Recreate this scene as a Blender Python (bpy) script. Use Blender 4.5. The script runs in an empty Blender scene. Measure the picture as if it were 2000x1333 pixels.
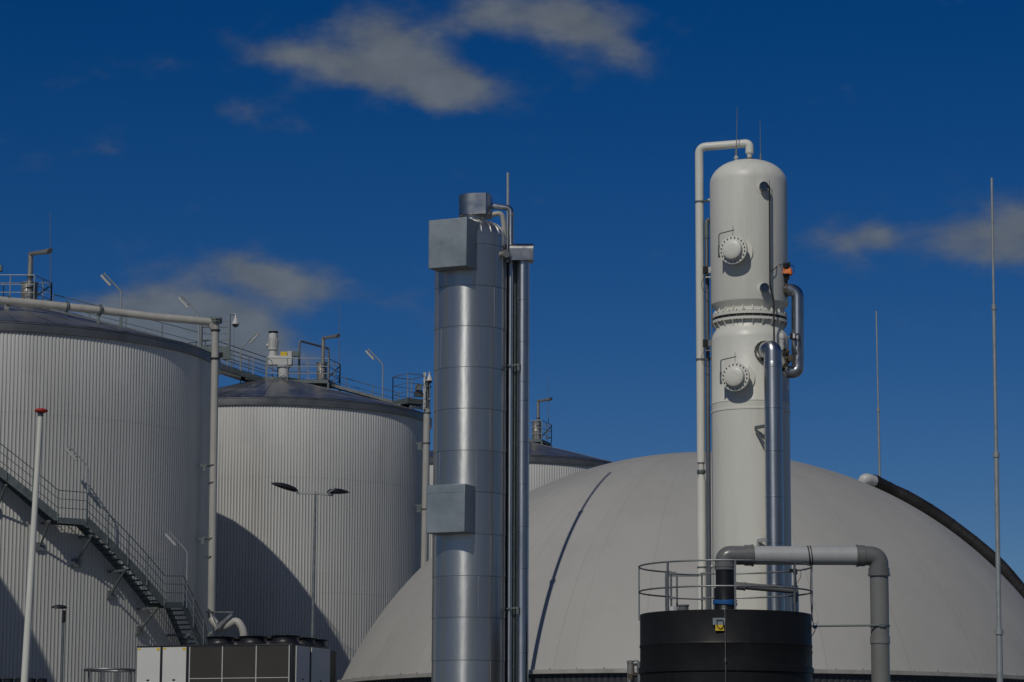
import bpy, math, random
from mathutils import Vector, Matrix, noise as mnoise
random.seed(7)
PI = math.pi
sc = bpy.context.scene
col = sc.collection

# ------------------------------------------------------------------ camera
F = 5500.0                                   # focal length in pixels of the 2000 px wide photograph
PITCH = math.atan((1550 - 666.5) / F)
ROLL = 0.004
EYE = Vector((0, 0, 1.7))
FW = Vector((0, math.cos(PITCH), math.sin(PITCH)))
_r0 = Vector((1, 0, 0)); _u0 = Vector((0, -math.sin(PITCH), math.cos(PITCH)))
RT = _r0 * math.cos(ROLL) + _u0 * math.sin(ROLL)
UP = -_r0 * math.sin(ROLL) + _u0 * math.cos(ROLL)
cam_d = bpy.data.cameras.new('camera'); cam = bpy.data.objects.new('camera', cam_d); col.objects.link(cam)
cam_d.sensor_width = 36; cam_d.lens = 36 * F / 2000; cam_d.clip_end = 6000; cam_d.clip_start = 0.1
M3 = Matrix((RT, UP, -FW)).transposed()
cam.matrix_world = Matrix.Translation(EYE) @ M3.to_4x4()
sc.camera = cam

def ray(px, py):
    return (FW * F + RT * (px - 1000) - UP * (py - 666.5)).normalized()
def P(px, py, Y):
    """surveyed point: bearing taken from the photograph, Y = its distance in metres"""
    d = ray(px, py); return EYE + d * (Y / d.y)
def onCyl(px, py, c, R):
    d = ray(px, py); a = d.x * d.x + d.y * d.y; b = d.x * c[0] + d.y * c[1]
    disc = max(b * b - a * (c[0] ** 2 + c[1] ** 2 - R * R), 0)
    return EYE + d * ((b - math.sqrt(disc)) / a)
def Zof(py, Y, px=1000):
    return P(px, py, Y).z

# ------------------------------------------------------------------ mesh builder
class MB:
    def __init__(s): s.v = []; s.f = []
    def add(s, vs, fs):
        o = len(s.v); s.v += [Vector(v) for v in vs]; s.f += [tuple(i + o for i in f) for f in fs]; return s
    def box(s, c, size, rot=None, ax=None):
        c = Vector(c); hx, hy, hz = [k / 2 for k in size]
        if ax: X, Y, Z = [Vector(a).normalized() for a in ax]
        else:
            m = Matrix.Rotation(rot or 0, 3, 'Z'); X, Y, Z = m @ Vector((1, 0, 0)), m @ Vector((0, 1, 0)), Vector((0, 0, 1))
        vs = [c + X * hx * a + Y * hy * b + Z * hz * d for a in (-1, 1) for b in (-1, 1) for d in (-1, 1)]
        return s.add(vs, [(0, 1, 3, 2), (4, 6, 7, 5), (0, 4, 5, 1), (2, 3, 7, 6), (0, 2, 6, 4), (1, 5, 7, 3)])
    def bar(s, a, b, w, h, up=(0, 0, 1)):
        a, b = Vector(a), Vector(b); X = (b - a); L = X.length; X.normalize(); up = Vector(up)
        Y = up.cross(X)
        if Y.length < 1e-4: Y = Vector((0, 1, 0)).cross(X)
        Y.normalize(); Z = X.cross(Y)
        return s.box((a + b) / 2, (L, w, h), ax=(X, Y, Z))
    def tube(s, pts, r, seg=12, cap=True, closed=False):
        pts = [Vector(p) for p in pts]; n = len(pts)
        rs = r if isinstance(r, (list, tuple)) else [r] * n
        tang = []
        for i in range(n):
            if closed: t = pts[(i + 1) % n] - pts[i - 1]
            else: t = pts[min(i + 1, n - 1)] - pts[max(i - 1, 0)]
            if 0 < i < n - 1 or closed:
                a = (pts[i] - pts[i - 1]).normalized(); b = (pts[(i + 1) % n] - pts[i]).normalized(); t = a + b
            if t.length < 1e-9: t = Vector((0, 0, 1))
            tang.append(t.normalized())
        t0 = tang[0]; u = t0.cross(Vector((0, 0, 1)))
        if u.length < 1e-3: u = t0.cross(Vector((0, 1, 0)))
        u.normalize(); vs = []; 
        for i in range(n):
            t = tang[i]
            u = (u - t * u.dot(t)); u.normalize(); w = t.cross(u)
            vs += [pts[i] + (u * math.cos(2 * PI * k / seg) + w * math.sin(2 * PI * k / seg)) * rs[i] for k in range(seg)]
        fs = []
        for i in range(n if closed else n - 1):
            j = (i + 1) % n
            for k in range(seg):
                l = (k + 1) % seg
                fs.append((i * seg + k, i * seg + l, j * seg + l, j * seg + k))
        if cap and not closed:
            fs.append(tuple(range(seg))[::-1]); fs.append(tuple((n - 1) * seg + k for k in range(seg)))
        return s.add(vs, fs)
    def lathe(s, prof, c=(0, 0, 0), seg=48, axis=None, a0=0, a1=2 * PI):
        """prof: (radius, height) pairs round an axis through c (default vertical)"""
        c = Vector(c)
        if axis is None: X, Y, Z = Vector((1, 0, 0)), Vector((0, 1, 0)), Vector((0, 0, 1))
        else:
            Z = Vector(axis).normalized(); X = Z.cross(Vector((0, 0, 1)))
            if X.length < 1e-3: X = Vector((1, 0, 0))
            X.normalize(); Y = Z.cross(X)
        full = abs(a1 - a0 - 2 * PI) < 1e-6; m = seg if full else seg + 1
        vs = []
        for r, h in prof:
            for k in range(m):
                a = a0 + (a1 - a0) * k / seg; vs.append(c + X * r * math.cos(a) + Y * r * math.sin(a) + Z * h)
        fs = []
        for i in range(len(prof) - 1):
            for k in range(seg):
                l = (k + 1) % m
                fs.append((i * m + k, i * m + l, (i + 1) * m + l, (i + 1) * m + k))
        return s.add(vs, fs)
    def prism(s, poly, z0, z1):
        n = len(poly); vs = [(x, y, z0) for x, y in poly] + [(x, y, z1) for x, y in poly]
        return s.add(vs, [tuple(range(n))[::-1], tuple(range(n, 2 * n))] + [(k, (k + 1) % n, n + (k + 1) % n, n + k) for k in range(n)])
    def pieces(s):
        n = len(s.v); p = list(range(n))
        def f(x):
            while p[x] != x: p[x] = p[p[x]]; x = p[x]
            return x
        for fc in s.f:
            for k in fc[1:]: p[f(k)] = f(fc[0])
        g = {}
        for i in range(n): g.setdefault(f(i), []).append(i)
        comp = list(g.values()); bb = [([min(s.v[i][k] for i in c) - .012 for k in range(3)], [max(s.v[i][k] for i in c) + .012 for k in range(3)]) for c in comp]
        q = list(range(len(comp)))
        def h(x):
            while q[x] != x: x = q[x]
            return x
        for i in range(len(comp)):
            for j in range(i):
                if h(i) != h(j) and all(bb[i][0][k] <= bb[j][1][k] and bb[j][0][k] <= bb[i][1][k] for k in range(3)): q[h(i)] = h(j)
        owner = {}
        for ci, c in enumerate(comp):
            for i in c: owner[i] = h(ci)
        out = {}
        for fc in s.f: out.setdefault(owner[fc[0]], []).append(fc)
        res = []
        for fs in out.values():
            mp = {}; b = MB()
            for fc in fs:
                for i in fc:
                    if i not in mp: mp[i] = len(b.v); b.v.append(s.v[i])
                b.f.append(tuple(mp[i] for i in fc))
            res.append(b)
        return res
    def build(s, name, mat, parent=None, smooth=35, bevel=0, org=None):
        if name in SPLIT and parent:
            o = None
            for b in s.pieces(): o = b._build(name, mat, parent, smooth, bevel, org)
            return o
        return s._build(name, mat, parent, smooth, bevel, org)
    def _build(s, name, mat, parent=None, smooth=35, bevel=0, org=None):
        me = bpy.data.meshes.new(name)
        o3 = Vector(ORG.get(parent.name, (0, 0, 0))) if parent else Vector(org or (0, 0, 0))
        me.from_pydata([tuple(v - o3) for v in s.v], [], s.f); me.validate(); me.update()
        import bmesh
        bm = bmesh.new(); bm.from_mesh(me); bmesh.ops.recalc_face_normals(bm, faces=bm.faces); bm.to_mesh(me); bm.free()
        if smooth:
            for p in me.polygons: p.use_smooth = True
            me.set_sharp_from_angle(angle=math.radians(smooth))
        me.materials.append(mat)
        o = bpy.data.objects.new(name, me); col.objects.link(o)
        if parent: o.parent = parent; ORG[o.name] = o3
        else: o.location = o3; ORG[o.name] = o3
        if bevel:
            b = o.modifiers.new('bevel', 'BEVEL'); b.width = bevel; b.segments = 2; b.limit_method = 'ANGLE'; b.angle_limit = math.radians(50)
        return o
ORG = {}
SPLIT = {'support', 'soffit_panel', 'flange', 'stringer', 'girder', 'clip', 'bracket', 'junction_box', 'edge_beam', 'post', 'rail', 'clamp', 'pipe_clamp', 'lap_seam', 'bolt', 'gusset', 'bent_pipe', 'cable', 'hose_clamp', 'warning_label', 'tread', 'cable_bundle'}
def fillet(pts, r, n=6):
    pts = [Vector(p) for p in pts]; out = [pts[0]]
    for i in range(1, len(pts) - 1):
        a, b, c = pts[i - 1], pts[i], pts[i + 1]
        d1 = (a - b); d2 = (c - b); l = min(r, d1.length * .49, d2.length * .49)
        p1 = b + d1.normalized() * l; p2 = b + d2.normalized() * l
        for k in range(n + 1):
            t = k / n; out.append(p1 * (1 - t) ** 2 + b * 2 * t * (1 - t) + p2 * t * t)
    out.append(pts[-1]); return out
def tag(o, label, cat, group=None, kind=None):
    if label: o['label'] = label
    if cat: o['category'] = cat
    if group: o['group'] = group
    if kind: o['kind'] = kind
    return o
def thing(name, label, cat, loc, group=None):
    o = bpy.data.objects.new(name, None); col.objects.link(o); o.location = loc; o.empty_display_size = .3
    ORG[o.name] = Vector(loc); tag(o, label, cat, group); return o
def dup(root, loc, rz=0, label=None):
    r = root.copy(); col.objects.link(r); r.location = loc; r.rotation_euler = (0, 0, rz)
    if label: r['label'] = label
    for ch in list(root.children):
        c = ch.copy(); col.objects.link(c); c.parent = r
        for g in ch.children:
            d = g.copy(); col.objects.link(d); d.parent = c
    return r

# ------------------------------------------------------------------ materials
def newmat(name):
    m = bpy.data.materials.new(name); m.use_nodes = True; nt = m.node_tree
    return m, nt, nt.nodes['Principled BSDF']
def N(nt, t, **kw):
    n = nt.nodes.new(t)
    for k, v in kw.items():
        if k in ('operation', 'blend_type', 'noise_dimensions', 'data_type', 'interpolation_type', 'feature'): setattr(n, k, v)
        else: n.inputs[k].default_value = v
    return n
def surf(name, c, rough=.5, metal=0, var=.12, scale=1.0, stretch=(1, 1, 1), bump=0, bscale=8, dirt=None, dirt_amt=.3, spec=.5, rvar=.1, bstretch=(1, 1, 1), aniso=0, sheets=None, bands=0, seam=0):
    m, nt, b = newmat(name); L = nt.links.new
    tc = N(nt, 'ShaderNodeTexCoord'); mp = N(nt, 'ShaderNodeMapping'); mp.inputs['Scale'].default_value = stretch
    L(tc.outputs['Object'], mp.inputs['Vector'])
    n1 = N(nt, 'ShaderNodeTexNoise', Scale=scale, Detail=6.0, Roughness=.6); L(mp.outputs[0], n1.inputs['Vector'])
    cr = N(nt, 'ShaderNodeMapRange'); cr.inputs['From Min'].default_value = .3; cr.inputs['From Max'].default_value = .7
    cr.inputs['To Min'].default_value = 1 - var; cr.inputs['To Max'].default_value = 1 + var * .6
    L(n1.outputs['Fac'], cr.inputs['Value'])
    vm = N(nt, 'ShaderNodeVectorMath', operation='SCALE'); vm.inputs[0].default_value = c[:3]; L(cr.outputs[0], vm.inputs['Scale'])
    out = vm.outputs[0]
    if dirt:
        n2 = N(nt, 'ShaderNodeTexNoise', Scale=scale * 2.3, Detail=8.0, Roughness=.7); L(mp.outputs[0], n2.inputs['Vector'])
        r2 = N(nt, 'ShaderNodeMapRange'); r2.inputs['From Min'].default_value = .52; r2.inputs['From Max'].default_value = .8; r2.inputs['To Max'].default_value = dirt_amt
        L(n2.outputs['Fac'], r2.inputs['Value'])
        mx = N(nt, 'ShaderNodeMix', data_type='RGBA'); L(r2.outputs[0], mx.inputs['Factor']); L(out, mx.inputs[6]); mx.inputs[7].default_value = (*dirt, 1)
        out = mx.outputs[2]
    if sheets or bands:
        sp_ = nt.nodes.new('ShaderNodeSeparateXYZ'); L(tc.outputs['Object'], sp_.inputs[0])
        def mth(op, a, b_=None):
            n_ = nt.nodes.new('ShaderNodeMath'); n_.operation = op
            for i_, x_ in enumerate((a, b_)):
                if x_ is None: continue
                if isinstance(x_, (int, float)): n_.inputs[i_].default_value = x_
                else: L(x_, n_.inputs[i_])
            return n_.outputs[0]
        cnt, amp = sheets or (3, .07)
        bz = mth('FLOOR', mth('DIVIDE', sp_.outputs[2], bands)) if bands else mth('MULTIPLY', sp_.outputs[2], 0.0)
        ang = mth('MULTIPLY', mth('ARCTAN2', sp_.outputs[1], sp_.outputs[0]), cnt / (2 * PI))
        if not sheets: ang = mth('ADD', ang, mth('MULTIPLY', bz, .37))
        cell = nt.nodes.new('ShaderNodeCombineXYZ'); L(mth('FLOOR', ang), cell.inputs[0]); L(bz, cell.inputs[1])
        wn = nt.nodes.new('ShaderNodeTexWhiteNoise'); L(cell.outputs[0], wn.inputs['Vector'])
        k_ = mth('ADD', mth('MULTIPLY', wn.outputs['Value'], amp * 2), 1 - amp)
        if seam:
            fr = mth('FRACT', ang); k_ = mth('SUBTRACT', k_, mth('MULTIPLY', mth('LESS_THAN', fr, seam * 6), .14))
        v2 = N(nt, 'ShaderNodeVectorMath', operation='SCALE'); L(out, v2.inputs[0]); L(k_, v2.inputs['Scale']); out = v2.outputs[0]
    L(out, b.inputs['Base Color'])
    b.inputs['Metallic'].default_value = metal; b.inputs['Specular IOR Level'].default_value = spec
    r = N(nt, 'ShaderNodeMapRange'); r.inputs['From Min'].default_value = .3; r.inputs['From Max'].default_value = .7
    r.inputs['To Min'].default_value = max(rough - rvar, .03); r.inputs['To Max'].default_value = min(rough + rvar, 1); L(n1.outputs['Fac'], r.inputs['Value']); L(r.outputs[0], b.inputs['Roughness'])
    if bump:
        mp2 = N(nt, 'ShaderNodeMapping'); mp2.inputs['Scale'].default_value = bstretch; L(tc.outputs['Object'], mp2.inputs['Vector'])
        n3 = N(nt, 'ShaderNodeTexNoise', Scale=bscale, Detail=4.0); L(mp2.outputs[0], n3.inputs['Vector'])
        bp = N(nt, 'ShaderNodeBump'); bp.inputs['Strength'].default_value = 1; bp.inputs['Distance'].default_value = bump
        L(n3.outputs['Fac'], bp.inputs['Height']); L(bp.outputs[0], b.inputs['Normal'])
    if aniso:
        b.inputs['Anisotropic'].default_value = aniso; b.inputs['Anisotropic Rotation'].default_value = .25
        tg = nt.nodes.new('ShaderNodeTangent'); tg.direction_type = 'RADIAL'; tg.axis = 'Z'; L(tg.outputs[0], b.inputs['Tangent'])
    return m
MAT = dict(
    clad=surf('profiled_sheet', (.67, .665, .63), .45, 0, .10, .35, (1, 1, .12), dirt=(.36, .34, .30), dirt_amt=.35, sheets=(66, .035), bands=6.2),
    roof=surf('roof_sheet', (.44, .435, .42), .34, .85, .4, .5, (1, 1, 1), bump=.035, bscale=.8, rvar=.1),
    fascia=surf('edge_flashing', (.20, .205, .21), .42, .6, .25, .8, bump=.004, bscale=3),
    alu=surf('aluminium_jacket', (.54, .54, .52), .31, .88, .16, .8, (2.5, 2.5, .25), bump=.011, bscale=1.7, rvar=.05, bstretch=(1, 1, .5), aniso=.75, bands=.885),
    mast=surf('mast_galvanised_steel', (.36, .39, .39), .5, .35, .12, 3),
    sheet=surf('hood_sheet', (.40, .40, .39), .34, 1, .12, 1.5, bump=.003, bscale=3),
    riser=surf('shaded_riser_paint', (.10, .115, .135), .45, .2, .1, 2),  # riser grey with the white pipe's shade put into the colour
    duct=surf('duct_sheet', (.50, .515, .53), .34, 1, .10, 1.5, (2, 2, .3), bump=.004, bscale=3, rvar=.05, aniso=.5, bands=.8),
    galv=surf('galvanised_steel', (.24, .255, .26), .5, .6, .22, 6, bump=.0015, bscale=30),
    galvp=surf('galvanised_panel', (.30, .345, .375), .5, .45, .14, 1.6, (1, 1, 1), bump=.012, bscale=2.0, dirt=(.17, .19, .20), dirt_amt=.45),
    galvd=surf('weathered_galvanised_steel', (.15, .18, .18), .6, .5, .25, 5),
    white=surf('white_coating', (.74, .735, .66), .42, 0, .05, 1.2, (1, 1, .10), bump=.004, bscale=9, dirt=(.46, .43, .36), dirt_amt=.40),
    whitep=surf('white_pipe_coating', (.72, .71, .635), .42, 0, .06, 2, (1, 1, .3), bump=.002, bscale=8, dirt=(.5, .46, .38), dirt_amt=.25),
    cream=surf('beige_pipe_paint', (.44, .43, .39), .42, 0, .14, 1.5, (1, 1, .3), dirt=(.26, .23, .18), dirt_amt=.4),
    steel=surf('brushed_steel', (.36, .345, .315), .42, .55, .15, 3),
    dome=surf('dome_membrane', (.415, .408, .38), .62, 0, .06, .22, (1, 1, .45), bump=.05, bscale=.35, dirt=(.29, .275, .25), dirt_amt=.3, sheets=(28, .025), seam=.002),
    rim=surf('rim_strip', (.40, .39, .36), .55, .1, .2, 2, dirt=(.2, .18, .16)),
    dwall=surf('dark_profiled_sheet', (.035, .037, .042), .5, 0, .2, .8),
    hose=surf('black_hose_rubber', (.022, .020, .019), .5, 0, .35, 2, bump=.02, bscale=5, dirt=(.06, .05, .045), dirt_amt=.5),
    black=surf('black_plastic', (.011, .0115, .0125), .52, 0, .2, 1.5, (1, 1, .4), bump=.003, bscale=4, dirt=(.026, .026, .025), dirt_amt=.7, spec=.25),
    blackp=surf('black_pipe_plastic', (.012, .012, .013), .4, 0, .2, 3),
    pvc=surf('grey_plastic_pipe', (.205, .205, .195), .33, 0, .07, 1.5, dirt=(.15, .145, .13), dirt_amt=.35),
    pvcl=surf('pale_grey_plastic_pipe', (.42, .43, .43), .4, 0, .06, 1.5, dirt=(.30, .28, .25), dirt_amt=.35),
    pvcd=surf('grey_plastic_fitting', (.15, .152, .148), .3, 0, .08, 3),
    rubber=surf('black_rubber', (.012, .012, .012), .6, 0, .2, 5),
    lampd=surf('dark_lamp_housing', (.022, .023, .025), .4, .2, .2, 4),
    lens=surf('milky_lens', (.62, .64, .64), .25, 0, .05, 5),
    glass=surf('dark_sight_glass', (.05, .07, .10), .08, .3, .3, 20, spec=.8),
    red=surf('red_lacquer', (.45, .035, .02), .35, 0, .15, 5),
    orange=surf('orange_enamel', (.72, .17, .02), .4, 0, .1, 8),
    yellow=surf('yellow_enamel', (.72, .50, .03), .45, 0, .1, 8),
    blue=surf('blue_strap', (.015, .12, .36), .55, 0, .2, 20),
    grey=surf('grey_enamel', (.40, .41, .40), .42, 0, .1, 3),
    lgrey=surf('light_grey_enamel', (.55, .55, .53), .42, 0, .08, 3, dirt=(.3, .28, .24)),
    door=surf('white_door_panel', (.66, .66, .62), .4, 0, .04, 1.5),
    chb=surf('black_cabinet', (.018, .018, .02), .42, 0, .2, 2),
    ground=surf('concrete_yard', (.15, .145, .135), .85, 0, .25, .15, bump=.01, bscale=4, dirt=(.12, .12, .11)),
    tan=surf('brown_dirt_coating', (.11, .085, .06), .7, .2, .3, 6),
)
# fin-coil mesh of the cooler: fine horizontal fins, procedural
def coilmat():
    m, nt, b = newmat('coil_fins'); L = nt.links.new
    tc = N(nt, 'ShaderNodeTexCoord'); w = nt.nodes.new('ShaderNodeTexWave'); w.bands_direction = 'Z'; w.inputs['Scale'].default_value = 22
    L(tc.outputs['Object'], w.inputs['Vector'])
    n = N(nt, 'ShaderNodeTexNoise', Scale=1.2, Detail=5.0); L(tc.outputs['Object'], n.inputs['Vector'])
    mx = N(nt, 'ShaderNodeMix', data_type='RGBA'); L(n.outputs['Fac'], mx.inputs['Factor'])
    mx.inputs[6].default_value = (.062, .060, .055, 1); mx.inputs[7].default_value = (.11, .10, .088, 1)
    L(mx.outputs[2], b.inputs['Base Color']); b.inputs['Roughness'].default_value = .6
    bp = N(nt, 'ShaderNodeBump'); bp.inputs['Distance'].default_value = .01; L(w.outputs['Fac'], bp.inputs['Height']); L(bp.outputs[0], b.inputs['Normal'])
    return m
MAT['coil'] = coilmat()

# ------------------------------------------------------------------ light, sky and clouds
AZ, EL = math.radians(22), math.radians(42)
sun_d = bpy.data.lights.new('sun', 'SUN'); sun_d.energy = 4.6; sun_d.angle = math.radians(.53); sun_d.color = (1, .955, .87)
sun = bpy.data.objects.new('sun', sun_d); col.objects.link(sun)
sdir = Vector((-math.sin(AZ) * math.cos(EL), -math.cos(AZ) * math.cos(EL), math.sin(EL)))
sun.rotation_euler = sdir.to_track_quat('Z', 'Y').to_euler(); sun.location = (-20, -30, 60)

world = bpy.data.worlds.new('World'); sc.world = world; world.use_nodes = True
nt = world.node_tree; L = nt.links.new; bg = nt.nodes['Background']
sky = nt.nodes.new('ShaderNodeTexSky'); sky.sky_type = 'NISHITA'; sky.sun_disc = False
sky.sun_elevation = EL; sky.sun_rotation = PI + AZ; sky.altitude = 300; sky.air_density = .75; sky.dust_density = .12; sky.ozone_density = 4.0
hs = N(nt, 'ShaderNodeHueSaturation', Saturation=1.39, Value=.93, Hue=.513); L(sky.outputs[0], hs.inputs['Color'])
tc = N(nt, 'ShaderNodeTexCoord'); sep = N(nt, 'ShaderNodeSeparateXYZ'); L(tc.outputs['Generated'], sep.inputs[0])
def MA(op, a, b=None, c=None, clamp=False):
    n = nt.nodes.new('ShaderNodeMath'); n.operation = op; n.use_clamp = clamp
    for i, x in enumerate((a, b, c)):
        if x is None: continue
        if isinstance(x, (int, float)): n.inputs[i].default_value = x
        else: L(x, n.inputs[i])
    return n.outputs[0]
yc = MA('MAXIMUM', sep.outputs[1], .05)
u = MA('DIVIDE', sep.outputs[0], yc); v = MA('DIVIDE', sep.outputs[2], yc)
comb = N(nt, 'ShaderNodeCombineXYZ'); L(u, comb.inputs[0]); L(MA('MULTIPLY', v, 1.6), comb.inputs[1])
nz = N(nt, 'ShaderNodeTexNoise', Scale=34.0, Detail=5.0, Roughness=.55); L(comb.outputs[0], nz.inputs['Vector'])
nz2 = N(nt, 'ShaderNodeTexNoise', Scale=46.0, Detail=9.0, Roughness=.56); L(comb.outputs[0], nz2.inputs['Vector'])
sepn = N(nt, 'ShaderNodeSeparateColor'); L(nz.outputs['Color'], sepn.inputs[0])
uw = MA('ADD', u, MA('MULTIPLY', MA('SUBTRACT', sepn.outputs[0], .5), .020))
vw = MA('ADD', v, MA('MULTIPLY', MA('SUBTRACT', sepn.outputs[1], .5), .016))
# cumulus patches: bearing, half sizes in px of arc, tilt, density
clouds = [(735, 68, 68, 42, .25, .95), (850, 120, 90, 36, .5, .75), (640, 120, 130, 34, .22, .80), (800, 165, 130, 32, .15, .85), (870, 180, 60, 22, .2, .55), (545, 110, 60, 20, .1, .45),
          (1130, 45, 78, 52, .15, 1.0), (1010, 42, 100, 30, 0, .65), (930, 15, 80, 30, 0, .6), (1175, 85, 50, 24, .5, .5), (1240, 120, 40, 18, .6, .25),
          (500, 206, 66, 20, -.1, .50), (585, 262, 36, 16, .3, .32), (190, 310, 44, 15, 0, .42), (70, 312, 40, 13, 0, .32), (250, 140, 90, 22, .1, .22),
          (545, 548, 82, 32, .22, 1.2), (475, 522, 36, 24, .2, .6), (330, 528, 75, 24, 0, .40), (700, 580, 60, 18, .2, .30), (800, 600, 90, 26, 0, .26),
          (385, 630, 110, 44, .1, 1.25), (290, 646, 125, 48, .05, 1.05), (505, 670, 80, 36, .4, 1.0), (220, 605, 60, 26, -.2, .5),
          (1670, 468, 62, 34, 0, .80), (1720, 450, 30, 24, 0, .42), (1900, 455, 92, 40, -.1, .85), (2000, 440, 70, 52, 0, .82), (1960, 500, 130, 22, 0, .4),
          (1990, 1120, 60, 26, 0, .30), (880, 330, 30, 16, .4, .14), (1120, 160, 90, 20, .1, .2), (150, 140, 150, 20, 0, .08)]
tot = None
for px, py, sx, sy, rot, den in clouds:
    d = ray(px, py); u0, v0 = d.x / d.y, d.z / d.y
    du = MA('SUBTRACT', uw, u0); dv = MA('SUBTRACT', vw, v0); c_, s_ = math.cos(-rot), math.sin(-rot)
    a = MA('MULTIPLY_ADD', du, c_ * F / sx, MA('MULTIPLY', dv, s_ * F / sx))
    b = MA('MULTIPLY_ADD', dv, c_ * F / sy, MA('MULTIPLY', du, -s_ * F / sy))
    r2 = MA('ADD', MA('MULTIPLY', a, a), MA('MULTIPLY', b, b))
    g = MA('MULTIPLY', MA('EXPONENT', MA('MULTIPLY', r2, -.50)), den)
    tot = g if tot is None else MA('ADD', tot, g)
edge = MA('ADD', MA('MULTIPLY', tot, 1.12), MA('MULTIPLY', MA('SUBTRACT', nz2.outputs['Fac'], .5), 1.55))
fac = N(nt, 'ShaderNodeMapRange', interpolation_type='SMOOTHSTEP'); fac.inputs['From Min'].default_value = .14; fac.inputs['From Max'].default_value = 1.58
fac.inputs['To Max'].default_value = .84
L(edge, fac.inputs['Value'])
# broken cloud over the unseen rest of the sky, added to neutralise metal reflections
nz3 = N(nt, 'ShaderNodeTexNoise', Scale=2.6, Detail=7.0, Roughness=.6); L(tc.outputs['Generated'], nz3.inputs['Vector'])
rest = N(nt, 'ShaderNodeMapRange', interpolation_type='SMOOTHSTEP'); rest.inputs['From Min'].default_value = .46; rest.inputs['From Max'].default_value = .66; rest.inputs['To Max'].default_value = .8
L(nz3.outputs['Fac'], rest.inputs['Value'])
rear = MA('MULTIPLY', rest.outputs[0], MA('LESS_THAN', sep.outputs[1], .1))
mask = MA('ADD', MA('MULTIPLY', fac.outputs[0], MA('GREATER_THAN', sep.outputs[1], .1)), rear)
mix = N(nt, 'ShaderNodeMix', data_type='RGBA'); L(mask, mix.inputs['Factor']); L(hs.outputs[0], mix.inputs[6])
cl = N(nt, 'ShaderNodeVectorMath', operation='SCALE'); cl.inputs[0].default_value = (2.9, 3.3, 3.7)
L(MA('ADD', MA('MULTIPLY', nz2.outputs['Fac'], .9), MA('MULTIPLY_ADD', MA('MINIMUM', tot, 1.2), .22, .40)), cl.inputs['Scale']); L(cl.outputs[0], mix.inputs[7])
L(mix.outputs[2], bg.inputs['Color']); bg.inputs['Strength'].default_value = .1

# ------------------------------------------------------------------ ground
g = MB()
nx = 40
for i in range(nx + 1):
    for j in range(nx + 1):
        g.v.append(Vector((-1500 + 3000 * i / nx, -600 + 3200 * j / nx, 0)))
for i in range(nx):
    for j in range(nx):
        a = i * (nx + 1) + j; g.f.append((a, a + nx + 1, a + nx + 2, a + 1))
tag(g.build('ground', MAT['ground'], smooth=0), 'pale concrete yard under the whole plant', None, kind='structure')

# ------------------------------------------------------------------ digester tanks
def ridge_wall(mb, c, R, z0, z1, pitch, depth=.034, joints=()):
    n = int(2 * PI * R / pitch); prof = ((.0, -depth), (.06, -depth), (.12, -depth * .62), (.26, -depth * .22), (.42, -depth * .03), (.55, 0), (.68, -depth * .03), (.84, -depth * .22), (.95, -depth * .62))
    m = n * len(prof); lv = [z0] + list(joints) + [z1]
    rows = []
    for i, z in enumerate(lv):
        if 0 < i < len(lv) - 1: rows += [(z - .003, 0), (z, .004)]
        else: rows.append((z, 0 if i == 0 else 0))
    for z, o in rows:
        for k in range(n):
            for t, d in prof:
                a = 2 * PI * (k + t) / n; r = R + d + o; mb.v.append(Vector((c[0] + r * math.cos(a), c[1] + r * math.sin(a), z)))
    for i in range(len(rows) - 1):
        for k in range(m): mb.f.append((i * m + k, i * m + (k + 1) % m, (i + 1) * m + (k + 1) % m, (i + 1) * m + k))
def roof_z(R, H, r): return H + .36 + (R + .12 - r) * math.tan(math.radians(15.3))
def tank(c, R, H, label, seed=0):
    t = thing('digester_tank', label, 'storage tank', (c[0], c[1], 0), 'clad digester tanks')
    w = MB(); ridge_wall(w, c, R, 0, H, .155, joints=(5.2, 11.4, 17.0)); w.build('wall', MAT['clad'], t, smooth=50)
    f = MB(); f.lathe([(R - .05, H - .05), (R + .09, H - .05), (R + .10, H + .02), (R + .10, H + .28), (R + .12, H + .29), (R + .12, H + .33), (R + .02, H + .37), (R - .1, H + .37)], (c[0], c[1], 0), 180)
    f.build('edge_flashing', MAT['fascia'], t)
    rf = MB(); n = 40; rad = random.Random(seed)
    rr = [R + .10, R * .72, R * .42, 1.15]
    for k in range(n):                                    # each sheet its own plane with a standing seam between
        a0, a1 = 2 * PI * k / n, 2 * PI * (k + 1) / n
        tl = rad.uniform(-.008, .008); vs = []
        for i, r in enumerate(rr):
            z = roof_z(R, H, r); j = rad.uniform(-.006, .006)
            vs += [(c[0] + r * math.cos(a0), c[1] + r * math.sin(a0), z + tl + j), (c[0] + r * math.cos(a1), c[1] + r * math.sin(a1), z - tl - j)]
        rf.add(vs, [(2 * i, 2 * i + 1, 2 * i + 3, 2 * i + 2) for i in range(len(rr) - 1)])
    for k in range(n):
        a = 2 * PI * k / n; p = [Vector((c[0] + r * math.cos(a), c[1] + r * math.sin(a), roof_z(R, H, r) + .012)) for r in (R + .08, 1.2)]
        rf.bar(p[0], p[1], .03, .012)
    rf.build('roof', MAT['roof'], t, smooth=3)
    cp = MB(); z = roof_z(R, H, 1.2); cp.lathe([(1.25, z - .05), (1.25, z + .10), (0, z + .13)], (c[0], c[1], 0), 32); cp.build('crown_plate', MAT['galvd'], t)
    return t
C1, R1, H1 = (-23.625, 124.14), 10.5, 20.4
C2, R2, H2 = (-12.31, 145.60), 8.05, 20.6
C3, R3, H3 = (-.66, 167.30), 7.6, 20.43
C0, R0, H0 = (-35.17, 100.22), 10.5, 20.4
tank(C1, R1, H1, 'largest white ribbed tank at the left, with the outside stair on its wall', 1)
tank(C2, R2, H2, 'white ribbed tank in the middle, a large curved shadow across its lower wall', 2)
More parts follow.
